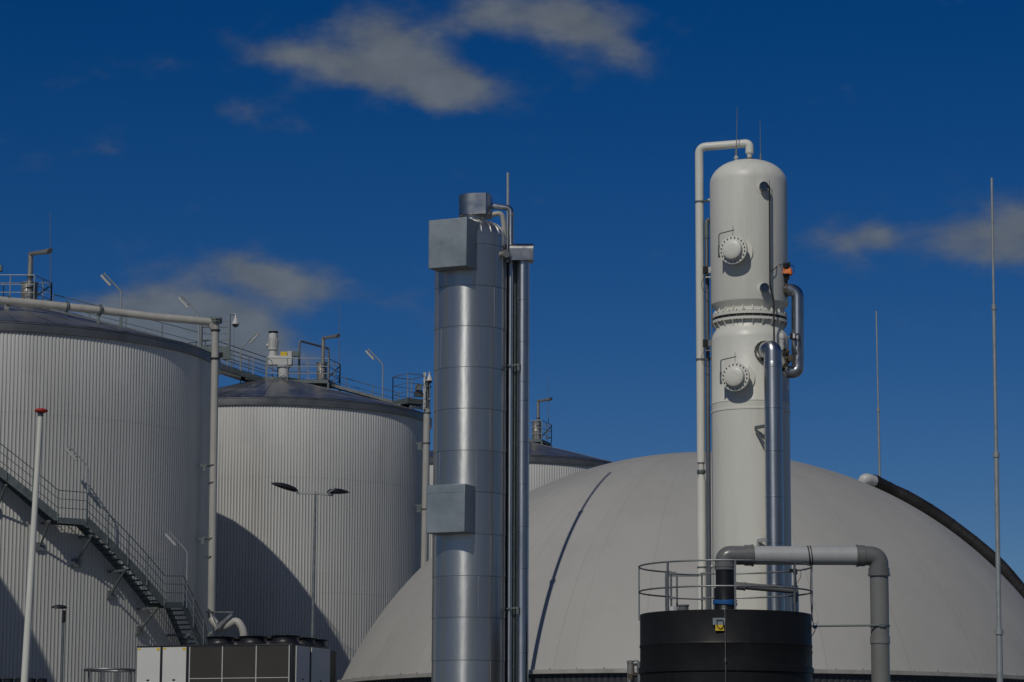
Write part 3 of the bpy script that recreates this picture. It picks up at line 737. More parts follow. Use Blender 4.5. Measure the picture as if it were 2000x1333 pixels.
# ------------------------------------------------------------------ lightning masts
def mast(ptop, steps, pbot, Y, label):
    a = P(*ptop, Y); b = P(*pbot, Y); dirn = (b - a); dirn = dirn / -dirn.z; base = a - dirn * a.z * -1 if False else a + (b - a) * ((a.z) / (a.z - b.z))
    t = thing('lightning_mast', label, 'mast', base, 'tall stepped lightning masts')
    zs = [a.z] + [P(ptop[0], y, Y).z for y, _ in steps[1:]] + [0]
    for i, (y, r) in enumerate(steps):
        z0, z1 = zs[i], zs[i + 1]; p = a.lerp(base, (a.z - z0) / a.z); q = a.lerp(base, (a.z - z1) / a.z)
        m = MB(); m.tube([p, q], [r, r], 10)
        if i + 1 < len(steps): m.lathe([(r, -.1), (steps[i + 1][1] * 1.35, -.1), (steps[i + 1][1] * 1.35, .06), (r, .09)], q, 12)
        m.build('section', MAT['mast'], t)
mast((992, 338), [(338, .055), (600, .075), (900, .09)], (992.5, 1250), 104.19, 'lightning mast whose tip rises behind the silver column')
mast((1711.5, 608), [(608, .04), (800, .06)], (1718, 925), 140.0, 'lightning mast standing behind the grey dome')
mast((1937, 348), [(348, .045), (600, .065), (888, .085), (1234, .11)], (1953, 1333), 97.0, 'tallest lightning mast, in front of the black hose at the right edge')

# ------------------------------------------------------------------ silver column
YS = 60.0; sc_b = P(917.5, 900, YS); SX = sc_b.x; RS = .782
def zs_(py): return P(917, py, YS).z
def zf_(py): return P(917, py, YS - RS).z
col_s = thing('insulated_column', 'tall column jacketed in bright aluminium sheet with two square cover boxes', 'column', (SX, YS, 0))
seams = [zf_(y) for y in (556, 636, 716, 797, 879, 960, 1042, 1124, 1205, 1289)]
ztop = zs_(466)
prof = [(RS, 0)]
lv = sorted(seams + [zf_(475)])
z = seams[-1] - .88
while z > .3: lv.append(z); z -= .88
lv.sort(); j = 0
for z in lv:
    prof += [(RS - .002, z - .013), (RS - .010, z - .006), (RS - .010, z - .001), (RS + .004, z), (RS + .004, z + .02)]
prof += [(RS, ztop)]
m = MB(); m.lathe(prof, (SX, YS, 0), 96)
rnd = random.Random(5)
allz = [0] + lv + [ztop]
for i in range(len(allz) - 1):
    for ang in ({0: (12, -50), 1: (38,), 2: (-5, 60)}[i % 3]):
        a = math.radians(-90 + ang + rnd.uniform(-6, 6)); z0, z1 = allz[i], allz[i + 1]
        m.box((SX + (RS + .002) * math.cos(a), YS + (RS + .002) * math.sin(a), (z0 + z1) / 2), (.012, .022, z1 - z0 - .03), rot=a)
m.build('shell', MAT['alu'], col_s, smooth=20)
m = MB(); hh = zs_(436) - ztop + .05; hd = []
for k in range(13):
    a = PI / 2 * k / 12; hd.append(((RS - .03) * math.cos(a) ** .8 if k < 12 else 0, ztop + hh * math.sin(a)))
m.lathe([(RS + .006, ztop - .02), (RS + .006, ztop + .01)] + hd, (SX, YS, 0), 40); hdo = m.build('head', MAT['alu'], col_s, smooth=18)
m = MB()
for k in range(20):
    a = 2 * PI * k / 20; pts = [Vector((SX + (r + .006) * math.cos(a), YS + (r + .006) * math.sin(a), z + .004)) for r, z in hd[:-1]]
    m.tube(pts, .010, 5)
m.build('head_seam', MAT['duct'], hdo)
# two square cover boxes facing the sun
an = math.radians(25); nx_, ny_ = -math.sin(an), -math.cos(an); tx, ty = math.cos(an), -math.sin(an)
def cover_box(y0, y1, seam=None, face=1.16, w=.905):
    zt_, zb_ = P(872, y0, YS - 1.0).z, P(872, y1, YS - 1.0).z; zc = (zt_ + zb_) / 2
    m = MB(); d0, d1 = .50, face; c = Vector((SX, YS, zc)) + Vector((nx_, ny_, 0)) * (d0 + d1) / 2
    m.box(c, (w, d1 - d0, zt_ - zb_), ax=((tx, ty, 0), (nx_, ny_, 0), (0, 0, 1)))
    bx = m.build('cover_box', MAT['galvp'], col_s, bevel=.012)
    m = MB(); f = Vector((SX, YS, zc)) + Vector((nx_, ny_, 0)) * (face + .002)
    if seam: zz = P(872, seam, YS - 1.0).z; m.box(Vector((f.x, f.y, zz)), (w - .02, .006, .010), ax=((tx, ty, 0), (nx_, ny_, 0), (0, 0, 1)))
    for sgn in (-1, 1): m.box(f + Vector((tx, ty, 0)) * sgn * (w / 2 - .02), (.012, .008, zt_ - zb_ - .03), ax=((tx, ty, 0), (nx_, ny_, 0), (0, 0, 1)))
    m.box(f + Vector((tx, ty, 0)) * .10 + Vector((0, 0, .1)), (.09, .002, .06), ax=((tx, ty, 0), (nx_, ny_, 0), (0, 0, 1)))
    m.build('edge_fold', MAT['galvp'], bx)
    c0 = Vector((SX, YS, 0)) + Vector((nx_, ny_, 0)) * (face - .02)
cover_box(428.5, 523); cover_box(947, 1041, 962.5)
# D-shaped hood on top
zt_, zb_ = P(927, 383, YS).z, P(927, 424, YS).z
cx_ = P(924, 400, YS).x; poly = []
for k in range(17):
    a = PI / 2 + PI * k / 16 + .0; poly.append((math.cos(a) * .31, math.sin(a) * .31))
poly += [(.33, -.31), (.39, -.2), (.39, .31)]
rr_ = Matrix.Rotation(math.radians(-8), 2)
poly = [(cx_ + (rr_ @ Vector(p)).x, YS + (rr_ @ Vector(p)).y) for p in poly]
m = MB(); m.prism(poly, zb_, zt_); hd2 = m.build('top_hood', MAT['sheet'], col_s, smooth=30, bevel=.006)
m = MB(); m.lathe([(.24, zb_ - .2), (.24, zb_)], (cx_, YS, 0), 24); m.build('neck', MAT['alu'], col_s)
m = MB(); c = P(985, 498, YS - .35); m.lathe([(0, .10), (.075, .10), (.085, .06), (.085, -.2), ], c, 20, axis=(.45, -.9, 0)); m.build('port_cap', MAT['steel'], col_s)
m = MB(); m.lathe([(.13, -.02), (.13, .02), (0, .02)], c - Vector((-.02, -.05, 0)), 20, axis=(.45, -.9, 0)); m.build('port_flange', MAT['galvd'], col_s)

# big side duct with hood
t = thing('side_duct', 'slim aluminium duct under a rounded hood along the right of the silver column', 'duct', P(1020, 1333, YS))
dx = P(1021, 800, YS).x
m = MB(); prof = [(.138, 0)]
z = .6
zz = sorted([P(1021, y, YS - .13).z for y in (585, 667, 745, 782, 863, 945, 1028, 1110, 1275)])
for z in zz: prof += [(.138, z - .01), (.133, z - .004), (.141, z), (.141, z + .015)]
prof.append((.138, P(1021, 505, YS).z)); m.lathe(prof, (dx, YS, 0), 40); m.build('duct', MAT['duct'], t, smooth=25)
zt_, zb_ = P(1020, 478, YS).z, P(1020, 512, YS).z; m = MB()
x0_ = P(995, 500, YS).x; x1_ = P(1042, 500, YS).x; vs = []; n = 10
ring = [(.19 * -1, zb_)] + [(-.19 + .13 * (1 - math.cos(PI / 2 * k / 5)), zt_ - .13 + .13 * math.sin(PI / 2 * k / 5)) for k in range(6)] + [(.19 - .13 * (1 - math.cos(PI / 2 * k / 5)), zt_ - .13 + .13 * math.sin(PI / 2 * k / 5)) for k in range(5, -1, -1)] + [(.19, zb_)]
for x in (x0_, x1_ ): vs += [(x, YS - .02 + a, b) for a, b in ring]
n = len(ring); m.add(vs, [tuple(range(n))[::-1], tuple(range(n, 2 * n))] + [(k, (k + 1) % n, n + (k + 1) % n, n + k) for k in range(n)])
m.build('hood', MAT['sheet'], t, bevel=.006)
for py in (716, 1190):
    z = P(1005, py, YS).z; m = MB(); m.bar((SX + RS - .05, YS - .05, z), (dx - .06, YS - .17, z + .02), .03, .035); m.box((dx - .1, YS - .19, z - .05), (.05, .03, .14)); m.tube([(SX + RS, YS, z), (SX + RS, YS - .06, z - .1)], .02, 8); m.build('bracket', MAT['galvd'], t)
# thin pipes between
t = thing('overflow_pipe', 'pipe from the top hood of the silver column bending down its right side', 'pipe', (P(998, 500, YS).x, YS, 0))
px_ = P(998, 500, YS)
m = MB(); m.tube(fillet([P(952, 402, YS), P(998, 407, YS), (px_.x, YS, 0)], .10, 6), .062, 16); m.build('pipe', MAT['duct'], t)
m = MB(); m.tube(fillet([P(958, 420, YS - .05), P(980, 416, YS - .05), P(984, 436, YS - .02), P(985, 470, YS)], .12, 6), .055, 14); m.build('bend', MAT['cream'], t)
m = MB(); m.lathe([(.066, -.02), (.07, -.02), (.07, .02), (.066, .02)], P(998, 407, YS) - Vector((0, 0, .14)), 16); m.build('clamp', MAT['steel'], t)
t = thing('cable_tray', 'dark upright cable tray behind the conduits right of the silver column', 'cable tray', (P(1000, 500, YS).x, YS + .3, 0))
x0_, x1_ = P(988, 700, YS).x, P(1013, 700, YS).x; m = MB(); m.box(((x0_ + x1_) / 2, YS + .32, P(1000, 506, YS).z / 2), (x1_ - x0_, .02, P(1000, 506, YS).z))
for x in (x0_, x1_): m.box((x, YS + .30, P(1000, 506, YS).z / 2), (.02, .08, P(1000, 506, YS).z))
m.build('tray', MAT['galvd'], t)
t = thing('cable_conduit', 'dark slim conduit squeezed between the silver column and its side duct', 'conduit', (P(1004, 500, YS).x, YS + .1, 0))
m = MB(); xx = P(1005, 600, YS).x; m.tube([(xx, YS + .08, 0), (xx, YS + .08, P(1005, 500, YS).z)], .035, 10)
for k in range(12): m.lathe([(.035, -.02), (.044, -.02), (.044, .02), (.035, .02)], (xx, YS + .08, 1.5 + k * .95), 10)
m.build('conduit', MAT['galvd'], t)

# added silo, unseen beyond the right edge, for the sheet metal to mirror
sl = thing('reflection_silo', 'unseen pale beige silo added beyond the right edge for metal reflections', 'silo', (16.6, 54.5, 0))
m = MB(); m.lathe([(1.3, 0), (1.3, 12.2), (1.32, 12.22), (1.32, 12.32), (1.3, 12.34), (1.3, 14.6), (1.2, 14.9), (.8, 15.25), (.3, 15.4), (0, 15.42)], (16.6, 54.5, 0), 48); m.build('shell', MAT['cream'], sl)
m = MB(); m.lathe([(1.36, 0), (1.36, .3), (1.3, .32)], (16.6, 54.5, 0), 48); m.build('base_ring', MAT['galvd'], sl)
m = MB(); m.tube([(16.6, 54.5, 15.3), (16.6, 54.5, 15.9)], .12, 14); m.lathe([(0, 16.0), (.2, 15.95), (.22, 15.85)], (16.6, 54.5, 0), 16); m.build('vent_cap', MAT['galv'], sl)

# ------------------------------------------------------------------ white column
YW = 64.0; wb = P(1465, 700, YW); WX = wb.x; RW = .895
def zw(py): return P(1465, py, YW).z
cw = thing('scrubber_column', 'tall white scrubber column with domed top and bolted waist flange', 'column', (WX, YW, 0))
m = MB(); zk = zw(361); za = zw(314)
prof = []
for k in range(25):
    a = PI / 2 * k / 24; prof.append((RW * math.cos(a) ** .9 if k < 24 else 0, zk + (za - zk) * math.sin(a)))
up = [(.765, zw(616)), (.755, zw(609)), (.76, zw(608)), (RW - .008, zw(597.5)), (RW, zw(595.5))] + prof
m.lathe(up, (WX, YW, 0), 96); m.build('upper_shell', MAT['white'], cw, smooth=40)
zr = zw(806); low = [(RW, 0), (RW, zr - .04), (RW + .012, zr - .03), (RW + .012, zr + .01), (RW, zr + .02), (RW, zr + .16), (RW + .008, zr + .165), (RW + .008, zr + .19), (RW, zr + .2), (RW, zw(668)), (.885, zw(662)), (.83, zw(652)), (.78, zw(646)), (.77, zw(638)), (.77, zw(632))]
m = MB(); m.lathe(low, (WX, YW, 0), 96); m.build('lower_shell', MAT['white'], cw, smooth=40)
zf = zw(626)
m = MB(); m.lathe([(.76, zf - .035), (.865, zf - .035), (.865, zf - .095), (.76, zf - .095)], (WX, YW, 0), 96)
m.lathe([(.76, zf + .095), (.865, zf + .095), (.865, zf + .03), (.76, zf + .03)], (WX, YW, 0), 96); m.build('flange', MAT['white'], cw)
m = MB(); m.lathe([(.845, zf - .05), (.845, zf + .05)], (WX, YW, 0), 72); m.build('gasket', MAT['rubber'], cw)
m = MB()
for k in range(22):
    a = 2 * PI * (k + .5) / 22; ca, sa = math.cos(a), math.sin(a)
    for s in (-1, 1):
        z0 = zf + s * .09; z1 = zf + s * .26
        pr = [Vector((WX + r * ca, YW + r * sa, z)) for r, z in ((.77, z0), (.86, z0), (.86, z0 + s * .03), (.77, z1))]; tg = Vector((-sa, ca, 0)) * .008
        m.add([p + tg for p in pr] + [p - tg for p in pr], [(0, 1, 2, 3), (7, 6, 5, 4), (0, 4, 5, 1), (1, 5, 6, 2), (2, 6, 7, 3), (3, 7, 4, 0)])
m.build('gusset', MAT['white'], cw, smooth=0)
m = MB()
for k in range(28):
    a = 2 * PI * k / 28; m.lathe([(0, -.13), (.014, -.13), (.014, .13), (0, .13)], (WX + .835 * math.cos(a), YW + .835 * math.sin(a), zf), 6)
m.build('bolt', MAT['galvd'], cw, smooth=0)
def manhole(px, py):
    # axis direction in plan, solved so that the cover sits at px
    lat = P(px, py, YW - 1.1).x - WX; rr = RW + .27; a = math.asin(lat / rr); d = Vector((math.sin(a), -math.cos(a), 0)); z = P(px, py, YW - 1.1).z
    c0 = Vector((WX, YW, z)); c = c0 + d * rr
    mh = MB(); mh.lathe([(.235, -.40), (.235, -.07), (.325, -.07), (.325, -.035), (.30, -.033), (.30, -.028)], c, 48, axis=d)
    o = mh.build('manhole', MAT['white'], cw)
    m = MB(); m.lathe([(.30, -.028), (.325, -.028), (.325, .008), (.235, .012), (.232, .08), (.222, .115), (.19, .135), (.10, .145), (0, .148)], c, 48, axis=d); m.build('cover', MAT['white'], o, smooth=40)
    X = d.cross(Vector((0, 0, 1))).normalized(); Z = Vector((0, 0, 1)); m = MB()
    for k in range(20):
        t_ = 2 * PI * (k + .5) / 20; p = c + (X * math.cos(t_) + Z * math.sin(t_)) * .282
        m.lathe([(0, .035), (.017, .035), (.017, -.10), (0, -.10)], p, 6, axis=d)
    m.build('bolt', MAT['galvd'], o, smooth=0)
    m = MB(); m.lathe([(.37, 0), (.37, .012), (.235, .014)], c0 + d * (RW - .04), 40, axis=d)
    m.build('reinforcing_pad', MAT['white'], o)
    lx = -X if X.x > 0 else X
    h = c + lx * .345 - d * .02
    m = MB(); m.tube(fillet([h - Z * .14, h + Z * .40, c + Z * .46 - lx * .03], .05, 5), .013, 8); m.tube([c + Z * .56 - lx * .0, c + Z * .31], .006, 6)
    m.lathe([(.02, -.15), (.024, -.15), (.024, .13), (.02, .13)], h, 10); m.box(h + Z * .08 - lx * .03, (.07, .05, .03)); m.box(h - Z * .11 - lx * .03, (.07, .05, .03)); m.box(h + Z * .0 - lx * .03, (.05, .05, .02))
    m.build('davit', MAT['galvd'], o)
manhole(1432, 488); manhole(1436, 736)
def sight(px, py):
    lat = P(px, py, YW - 1.0).x - WX; rr = RW + .12; a = math.asin(lat / rr); d = Vector((math.sin(a), -math.cos(a), 0)); c = Vector((WX, YW, P(px, py, YW - .95).z)) + d * rr
    m = MB(); m.lathe([(.085, -.2), (.085, -.02), (.10, -.02), (.10, .0), (.085, .0)], c, 24, axis=d); o = m.build('sight_nozzle', MAT['white'], cw)
    m = MB(); m.lathe([(.15, 0), (.15, .010), (.08, .012)], Vector((WX, YW, c.z)) + d * (RW - .008), 28, axis=d); m.build('pad', MAT['white'], o)
    m = MB(); m.lathe([(.11, -.01), (.11, .03), (.085, .03), (.08, .02), (0, .02)], c, 24, axis=d); m.build('glass', MAT['glass'], o)
    X = d.cross(Vector((0, 0, 1))).normalized(); m = MB()
    for k in range(8): m.lathe([(0, .045), (.011, .045), (.011, 0)], c + (X * math.cos(k * PI / 4) + Vector((0, 0, 1)) * math.sin(k * PI / 4)) * .097, 6, axis=d)
    m.build('bolt', MAT['galv'], o)
sight(1492, 365); sight(1493, 563)
m = MB(); p = P(1464, 311, YW); m.lathe([(0, -.06), (.085, -.06), (.085, .02), (.05, .02), (.05, .2)], p, 20); m.build('top_nozzle', MAT['tan'], cw)
m = MB(); p = P(1438, 312, YW - .2); m.lathe([(.035, -.12), (.035, .02), (.055, .02), (.055, .06), (.03, .07), (.03, .10), (0, .11)], p, 14); m.build('relief_stub', MAT['lgrey'], cw)
# shell support straps
for (x0, y0, x1, y1, x2, y2) in ((1475, 836, 1497, 832, 1497, 874),):
    m = MB(); Yb = YW - RW - .08; m.bar(P(x0, y0, Yb), P(x1, y1, Yb - .2), .05, .07); m.bar(P(x0, y0 + 3, Yb), P(x2, y2, Yb - .15), .04, .035); m.build('duct_bracket', MAT['galvd'], cw)
m = MB(); Yb = YW - RW - .05; m.bar(P(1480, 1057, Yb), P(1500, 1053, Yb - .2), .05, .08); m.box(P(1480, 1061, Yb), (.05, .05, .12)); m.build('duct_bracket', MAT['grey'], cw)
rod(1440, 208, 306, YW - .2, .012, 'lightning rod on the white column, at the bend of its white pipe', -3, pxb=1438)
rod(1484.5, 235, 316, YW, .011, 'shorter lightning rod on the right of the white column head', 1)

# white pipe from the top of the column down its left side
t = thing('white_pipe', 'white pipe from the head of the white column bending down its left side', 'pipe', (P(1367, 600, YW).x, YW, 0))
pl = P(1367.5, 600, YW + .3); m = MB()
zr_ = P(1370, 903, YW + .3).z
m.tube(fillet([P(1464, 300, YW), P(1464, 280, YW), (pl.x, YW + .3, P(1367, 288, YW + .3).z), (pl.x, YW + .3, zr_)], .17, 7), .098, 20)
z1_ = P(1370, 922, YW + .3).z; z2_ = P(1370, 940, YW + .3).z
m.lathe([(.098, zr_), (.104, zr_ - .01), (.065, zr_ - .05), (.06, z1_ + .06), (.06, z1_ - .04), (.108, z2_), (.108, 0)], (pl.x, YW + .3, 0), 24)
m.build('pipe', MAT['whitep'], t)
m = MB(); p = P(1464, 300, YW); m.lathe([(.10, .03), (.055, -.06), (.055, -.14)], p, 20); m.build('reducer', MAT['whitep'], t)
m = MB(); m.lathe([(.06, z1_ - .03), (.10, z1_ - .03), (.10, z1_ + .03), (.06, z1_ + .03)], (pl.x, YW + .3, 0), 20)
for k in range(8): m.box((pl.x + .085 * math.cos(k * PI / 4), YW + .3 + .085 * math.sin(k * PI / 4), z1_), (.02, .02, .1))
m.build('flange', MAT['galvd'], t)
for py in (395, 703, 1109):
    z = P(1370, py, YW + .3).z; m = MB(); m.lathe([(.10, -.02), (.112, -.02), (.112, .02), (.10, .02)], (pl.x, YW + .3, z), 20)
    m.bar((pl.x + .1, YW + .25, z), (pl.x + .2 if py < 500 else pl.x + .3, YW + .15, z), .04, .05); m.build('clamp', MAT['galvd'], t)
    if py != 703:
        m = MB(); m.tube([(pl.x + .2, YW + .2, z + .02), (WX - RW + .05, YW + .1, z + .02)], .035, 8); m.build('stub', MAT['whitep'], t)
# dark riser behind it
t = thing('riser_pipe', 'dark grey riser pipe between the white pipe and the white column', 'pipe', (P(1381, 700, YW + .1).x, YW + .2, 0))
xr = P(1382, 700, YW + .2).x; m = MB(); m.tube([(xr, YW + .2, 0), (xr, YW + .2, P(1381, 440, YW).z), (xr + .05, YW + .25, P(1381, 424, YW).z)], .052, 14); m.build('pipe', MAT['riser'], t)
m = MB(); m.lathe([(.05, -.35), (.06, -.35), (.06, 0), (.04, .1)], (xr, YW + .2, P(1381, 435, YW).z), 14); m.build('coupling', MAT['galvd'], t)
m = MB(); m.tube([(xr + .08, YW - .1, 0), (xr + .08, YW - .1, P(1388, 530, YW).z)], .016, 8); m.build('conduit', MAT['galv'], t)
for i, py in enumerate((528, 671)):
    p = P(1377.5, py, YW - .05); b = thing('sensor_box', 'upper black sensor box on the left of the white column' if i == 0 else 'lower black sensor box on the left of the white column', 'sensor', p, 'black sensor boxes with looped cables')
    m = MB(); m.box(p, (.11, .10, .17)); m.box(p + Vector((.02, -.055, 0)), (.05, .01, .11)); m.build('housing', MAT['blackp'], b, bevel=.01)
    m = MB(); m.tube(fillet([p + Vector((0, 0, -.08)), p + Vector((-.02, 0, -.17)), p + Vector((-.11, 0, -.32)), p + Vector((-.06, 0, -.48)), p + Vector((.05, 0, -.54)), p + Vector((.15, 0, -.54))], .12, 5), .006, 6); m.build('cable', MAT['rubber'], b)
    m = MB(); m.box(p + Vector((.13, 0, .0)), (.12, .08, .14)); m.box(p + Vector((.10, -.02, -.17)), (.2, .06, .03)); m.build('bracket', MAT['lgrey'] if i == 0 else MAT['galv'], b)

# black cable run on the white column
t = thing('cable_run', 'black cable pipe running down the front of the white column from the upper sight glass', 'cable', (P(1504, 600, YW - 1).x, YW - .85, 3))
m = MB(); Yc = YW - .93
m.tube(fillet([P(1499, 362, YW - 1.0), P(1503, 366, Yc), P(1504, 560, Yc), P(1511, 588, Yc), P(1512, 672, YW - 1.0)], .1, 4), .021, 8); m.build('cable', MAT['rubber'], t)
m = MB(); m.tube(fillet([P(1504, 531, Yc), P(1513, 526, Yc + .1), P(1519, 518, Yc + .3), P(1528, 517, Yc + .3)], .08, 4), .009, 6); m.build('branch_cable', MAT['rubber'], t)
m = MB(); xw = P(1503, 350, Yc).x; m.tube([P(1503, 352, Yc), P(1503, 385, Yc)], .008, 6); m.build('support_rod', MAT['galv'], t)

# large duct from nozzle in the middle of the column
t = thing('outlet_duct', 'wide aluminium duct leaving the middle of the white column and running down its front', 'duct', (P(1512, 900, YW - 1.2).x, YW - 1.25, 0))
Yd = YW - 1.22; pd = P(1511.5, 900, Yd); noz = P(1489, 686, YW - .95)
m = MB(); zt_ = P(1511, 684, Yd).z
m.tube(fillet([Vector((WX + .28, YW - .7, zt_ + .02)), Vector((WX + .30, YW - 1.12, zt_ + .02)), Vector((pd.x, Yd, zt_ + .02)), Vector((pd.x, Yd, zt_ - .35))], .17, 8), .2, 28)
prof = [(.205, 0)]
for py in (1142, 1060, 970, 880, 796, 716)[::1]:
    z = P(1511, py, Yd - .2).z; prof += [(.205, z - .012), (.200, z - .005), (.210, z), (.210, z + .02), (.205, z + .022)]
prof.append((.205, zt_ - .3)); prof.append((.2, zt_ - .28))
m.lathe(prof, (pd.x, Yd, 0), 40); m.build('duct', MAT['duct'], t, smooth=28)
d = Vector((-.12, -.99, 0)).normalized(); c = Vector((WX + .255, YW - .93, zt_ + .02)); m = MB()
m.lathe([(.2, -.16), (.2, -.04), (.255, -.04), (.255, .0), (.2, .0)], c, 32, axis=d); o = m.build('nozzle_flange', MAT['white'], t)
m = MB(); X = d.cross(Vector((0, 0, 1)))
for k in range(16): m.lathe([(0, .03), (.014, .03), (.014, -.05)], c + (X * math.cos(k * PI / 8) + Vector((0, 0, 1)) * math.sin(k * PI / 8)) * .23, 6, axis=d)
m.build('bolt', MAT['galvd'], o); m = MB(); m.lathe([(.3, 0), (.3, .01), (.2, .012)], c - d * .13, 32, axis=d); m.build('reinforcing_pad', MAT['white'], t)
m = MB(); m.lathe([(.205, 0), (.23, 0), (.23, .05), (.205, .05)], c + d * .01, 28, axis=d); m.build('duct_flange', MAT['tan'], t)

# small bypass loop on the right side
t = thing('bypass_duct', 'U shaped aluminium bypass duct on the right side of the white column', 'duct', P(1558, 760, YW - .3))
Yb = YW - .35; m = MB()
pa, pb, pc, pd_ = P(1524, 567, Yb), P(1558, 567, Yb), P(1558, 727, Yb), P(1534, 727, Yb)
m.tube(fillet([pa, pb, pc, pd_], .24, 8), .143, 24); m.build('duct', MAT['duct'], t)
m = MB()
for z in (607, 680, 704): p = P(1558, z, Yb); m.lathe([(.143, -.01), (.148, -.01), (.148, .012), (.143, .012)], p, 24)
m.build('lap_seam', MAT['duct'], t)
m = MB(); ax = (pb - pa).normalized()
m.lathe([(.12, -.15), (.12, .0), (.18, .0), (.18, .03), (.12, .03)], pa - ax * .02, 24, axis=ax); m.build('nozzle', MAT['white'], t)
m = MB(); m.lathe([(.13, .035), (.185, .035), (.185, .08), (.13, .08), (.13, .11), (.18, .11), (.18, .14), (.13, .14)], pa, 24, axis=ax)
for k in range(10): m.lathe([(0, -.02), (.014, -.02), (.014, .16), (0, .16)], pa + Vector((0, math.cos(k * PI / 5), math.sin(k * PI / 5))) * .165, 6, axis=ax)
m.build('valve_flange', MAT['tan'], t)
m = MB(); m.lathe([(.12, -.2), (.12, .0), (.18, .0), (.18, .03), (.12, .03), (.13, .05), (.13, .1)], pd_ - ax * .1, 24, axis=ax); m.build('nozzle', MAT['steel'], t)
# orange actuator
p = P(1534, 531, YW - .45); t = thing('valve_actuator', 'orange valve actuator with black head on the upper bend of the bypass duct', 'actuator', p)
m = MB(); 
for k in range(5): m.lathe([(0, -.12), (.05, -.10), (.072, 0), (.05, .10), (0, .12)], p + Vector((-.09 + k * .045, .0, .012 * math.sin(k * 2))), 12, axis=(.25 * math.sin(k), .35, 1))
m.build('body', MAT['orange'], t)
m = MB(); m.lathe([(0, -.24), (.05, -.24), (.06, -.14), (.10, -.10), (.11, -.06), (0, -.05)], p, 14); m.box(p + Vector((.05, 0, -.13)), (.08, .1, .1)); m.build('mount', MAT['blackp'], t)
m = MB(); m.lathe([(0, .05), (.085, .06), (.09, .13), (.05, .17), (0, .18)], p + Vector((.01, 0, .02)), 14); m.box(p + Vector((.08, 0, .17)), (.07, .08, .09)); m.box(p + Vector((-.03, -.02, .15)), (.09, .09, .07)); m.build('head', MAT['lampd'], t)
m = MB(); m.tube(fillet([p + Vector((.1, 0, .16)), p + Vector((.2, 0, .14)), p + Vector((.2, 0, -.02)), p + Vector((.12, 0, -.06))], .08, 5), .008, 6)
m.tube(fillet([p + Vector((-.05, 0, .14)), p + Vector((-.16, 0, .12)), p + Vector((-.22, 0, .03)), p + Vector((-.34, -.05, -.02))], .08, 5), .009, 6); m.build('cable', MAT['rubber'], t)
# lower valve group
p = P(1535, 700, YW - .55); t = thing('control_valve', 'small control valve with gauge between the two ducts of the white column', 'valve', p)
m = MB(); q = P(1527, 661, YW - .6); m.lathe([(0, .12), (.05, .11), (.075, .06), (.075, -.02), (.06, -.03), (.06, -.1), (.045, -.14), (.06, -.2), (.04, -.28), (0, -.29)], q, 16); m.build('valve_bonnet', MAT['lgrey'], t)
m = MB(); q = P(1548, 657, YW - .6); m.box(q, (.12, .09, .15)); m.build('positioner', MAT['blackp'], t, bevel=.01)
m = MB(); m.box(q + Vector((.025, -.05, 0)), (.05, .015, .11)); m.build('gauge_plate', MAT['lens'], t)
m = MB(); m.bar(P(1528, 661, YW - .6), q, .03, .03); m.tube([q, P(1553, 740, YW - .6) + Vector((0, 0, .7))], .02, 8); m.build('linkage', MAT['steel'], t)
m = MB()
rv = random.Random(3)
for k in range(14):
    a_ = P(1533 + rv.uniform(-4, 8), 683 + k * 3, YW - .6 + rv.uniform(-.05, .05)); m.lathe([(0, -.03), (.03 + rv.random() * .03, -.02), (.03 + rv.random() * .02, .02), (0, .03)], a_, 8, axis=(rv.uniform(-1, 1), rv.uniform(-1, 1), rv.uniform(-1, 1)))
m.box(P(1543, 700, YW - .6), (.10, .10, .14)); m.build('valve_body', MAT['tan'], t)
m = MB()
for k in range(3): m.tube(fillet([q + Vector((.06, 0, .03 * k)), q + Vector((.16, -.02, .06)), q + Vector((.13 + .03 * k, -.05, -.25)), q + Vector((.05, 0, -.42 - .05 * k))], .1, 5), .007, 6)
m.build('cable', MAT['rubber'], t)

# ------------------------------------------------------------------ black round tank with guard rail
YB = 60.0; BX = P(1417.5, 1250, YB).x; RB = 1.82
bt = thing('round_plastic_tank', 'black round plastic tank in front of the white column', 'tank', (BX, YB, 0))
def zb(py): return P(1417, py, YB).z
zt = zb(1202); prof = [(RB + .0, 0), (RB - .0, zb(1400))]
prof += [(RB, zb(1318)), (RB + .035, zb(1317)), (RB + .035, zb(1306)), (RB + .0, zb(1304)), (RB - .004, zb(1268)), (RB + .014, zb(1264)), (RB - .002, zb(1260)), (RB - .002, zt), (RB - .03, zt + .01), (0, zt - .01)]
m = MB(); m.lathe(prof, (BX, YB, 0), 128); m.build('shell', MAT['black'], bt, smooth=30)
zr1, zr2 = zb(1108), zb(1157)
def circ(r, z, n=72, a0=0, a1=2 * PI): return [Vector((BX + r * math.cos(a0 + (a1 - a0) * k / n), YB + r * math.sin(a0 + (a1 - a0) * k / n), z)) for k in range(n + 1)]
gr = MB(); ga0, ga1 = math.radians(102), math.radians(126)
for z in (zr1, zr2): gr.tube(circ(RB + .015, z, 80, ga1, ga0 + 2 * PI), .019, 8)
for dg in (-92, -47, 0, 45.5, 82):
    a = math.radians(-88 + dg); rr = RB + .015
    gr.box((BX + rr * math.cos(a), YB + rr * math.sin(a), (zt + zr1) / 2 - (.06 if abs(dg) > 60 else 0)), (.032, .04, zr1 - zt + (.12 if abs(dg) > 60 else .0)), rot=a)
gr.build('guard_rail', MAT['galv'], bt)
gt = MB()
for a in (ga0, ga1): gt.tube([(BX + RB * math.cos(a), YB + RB * math.sin(a), zt), (BX + RB * math.cos(a), YB + RB * math.sin(a), zr1 + .02)], .022, 8)
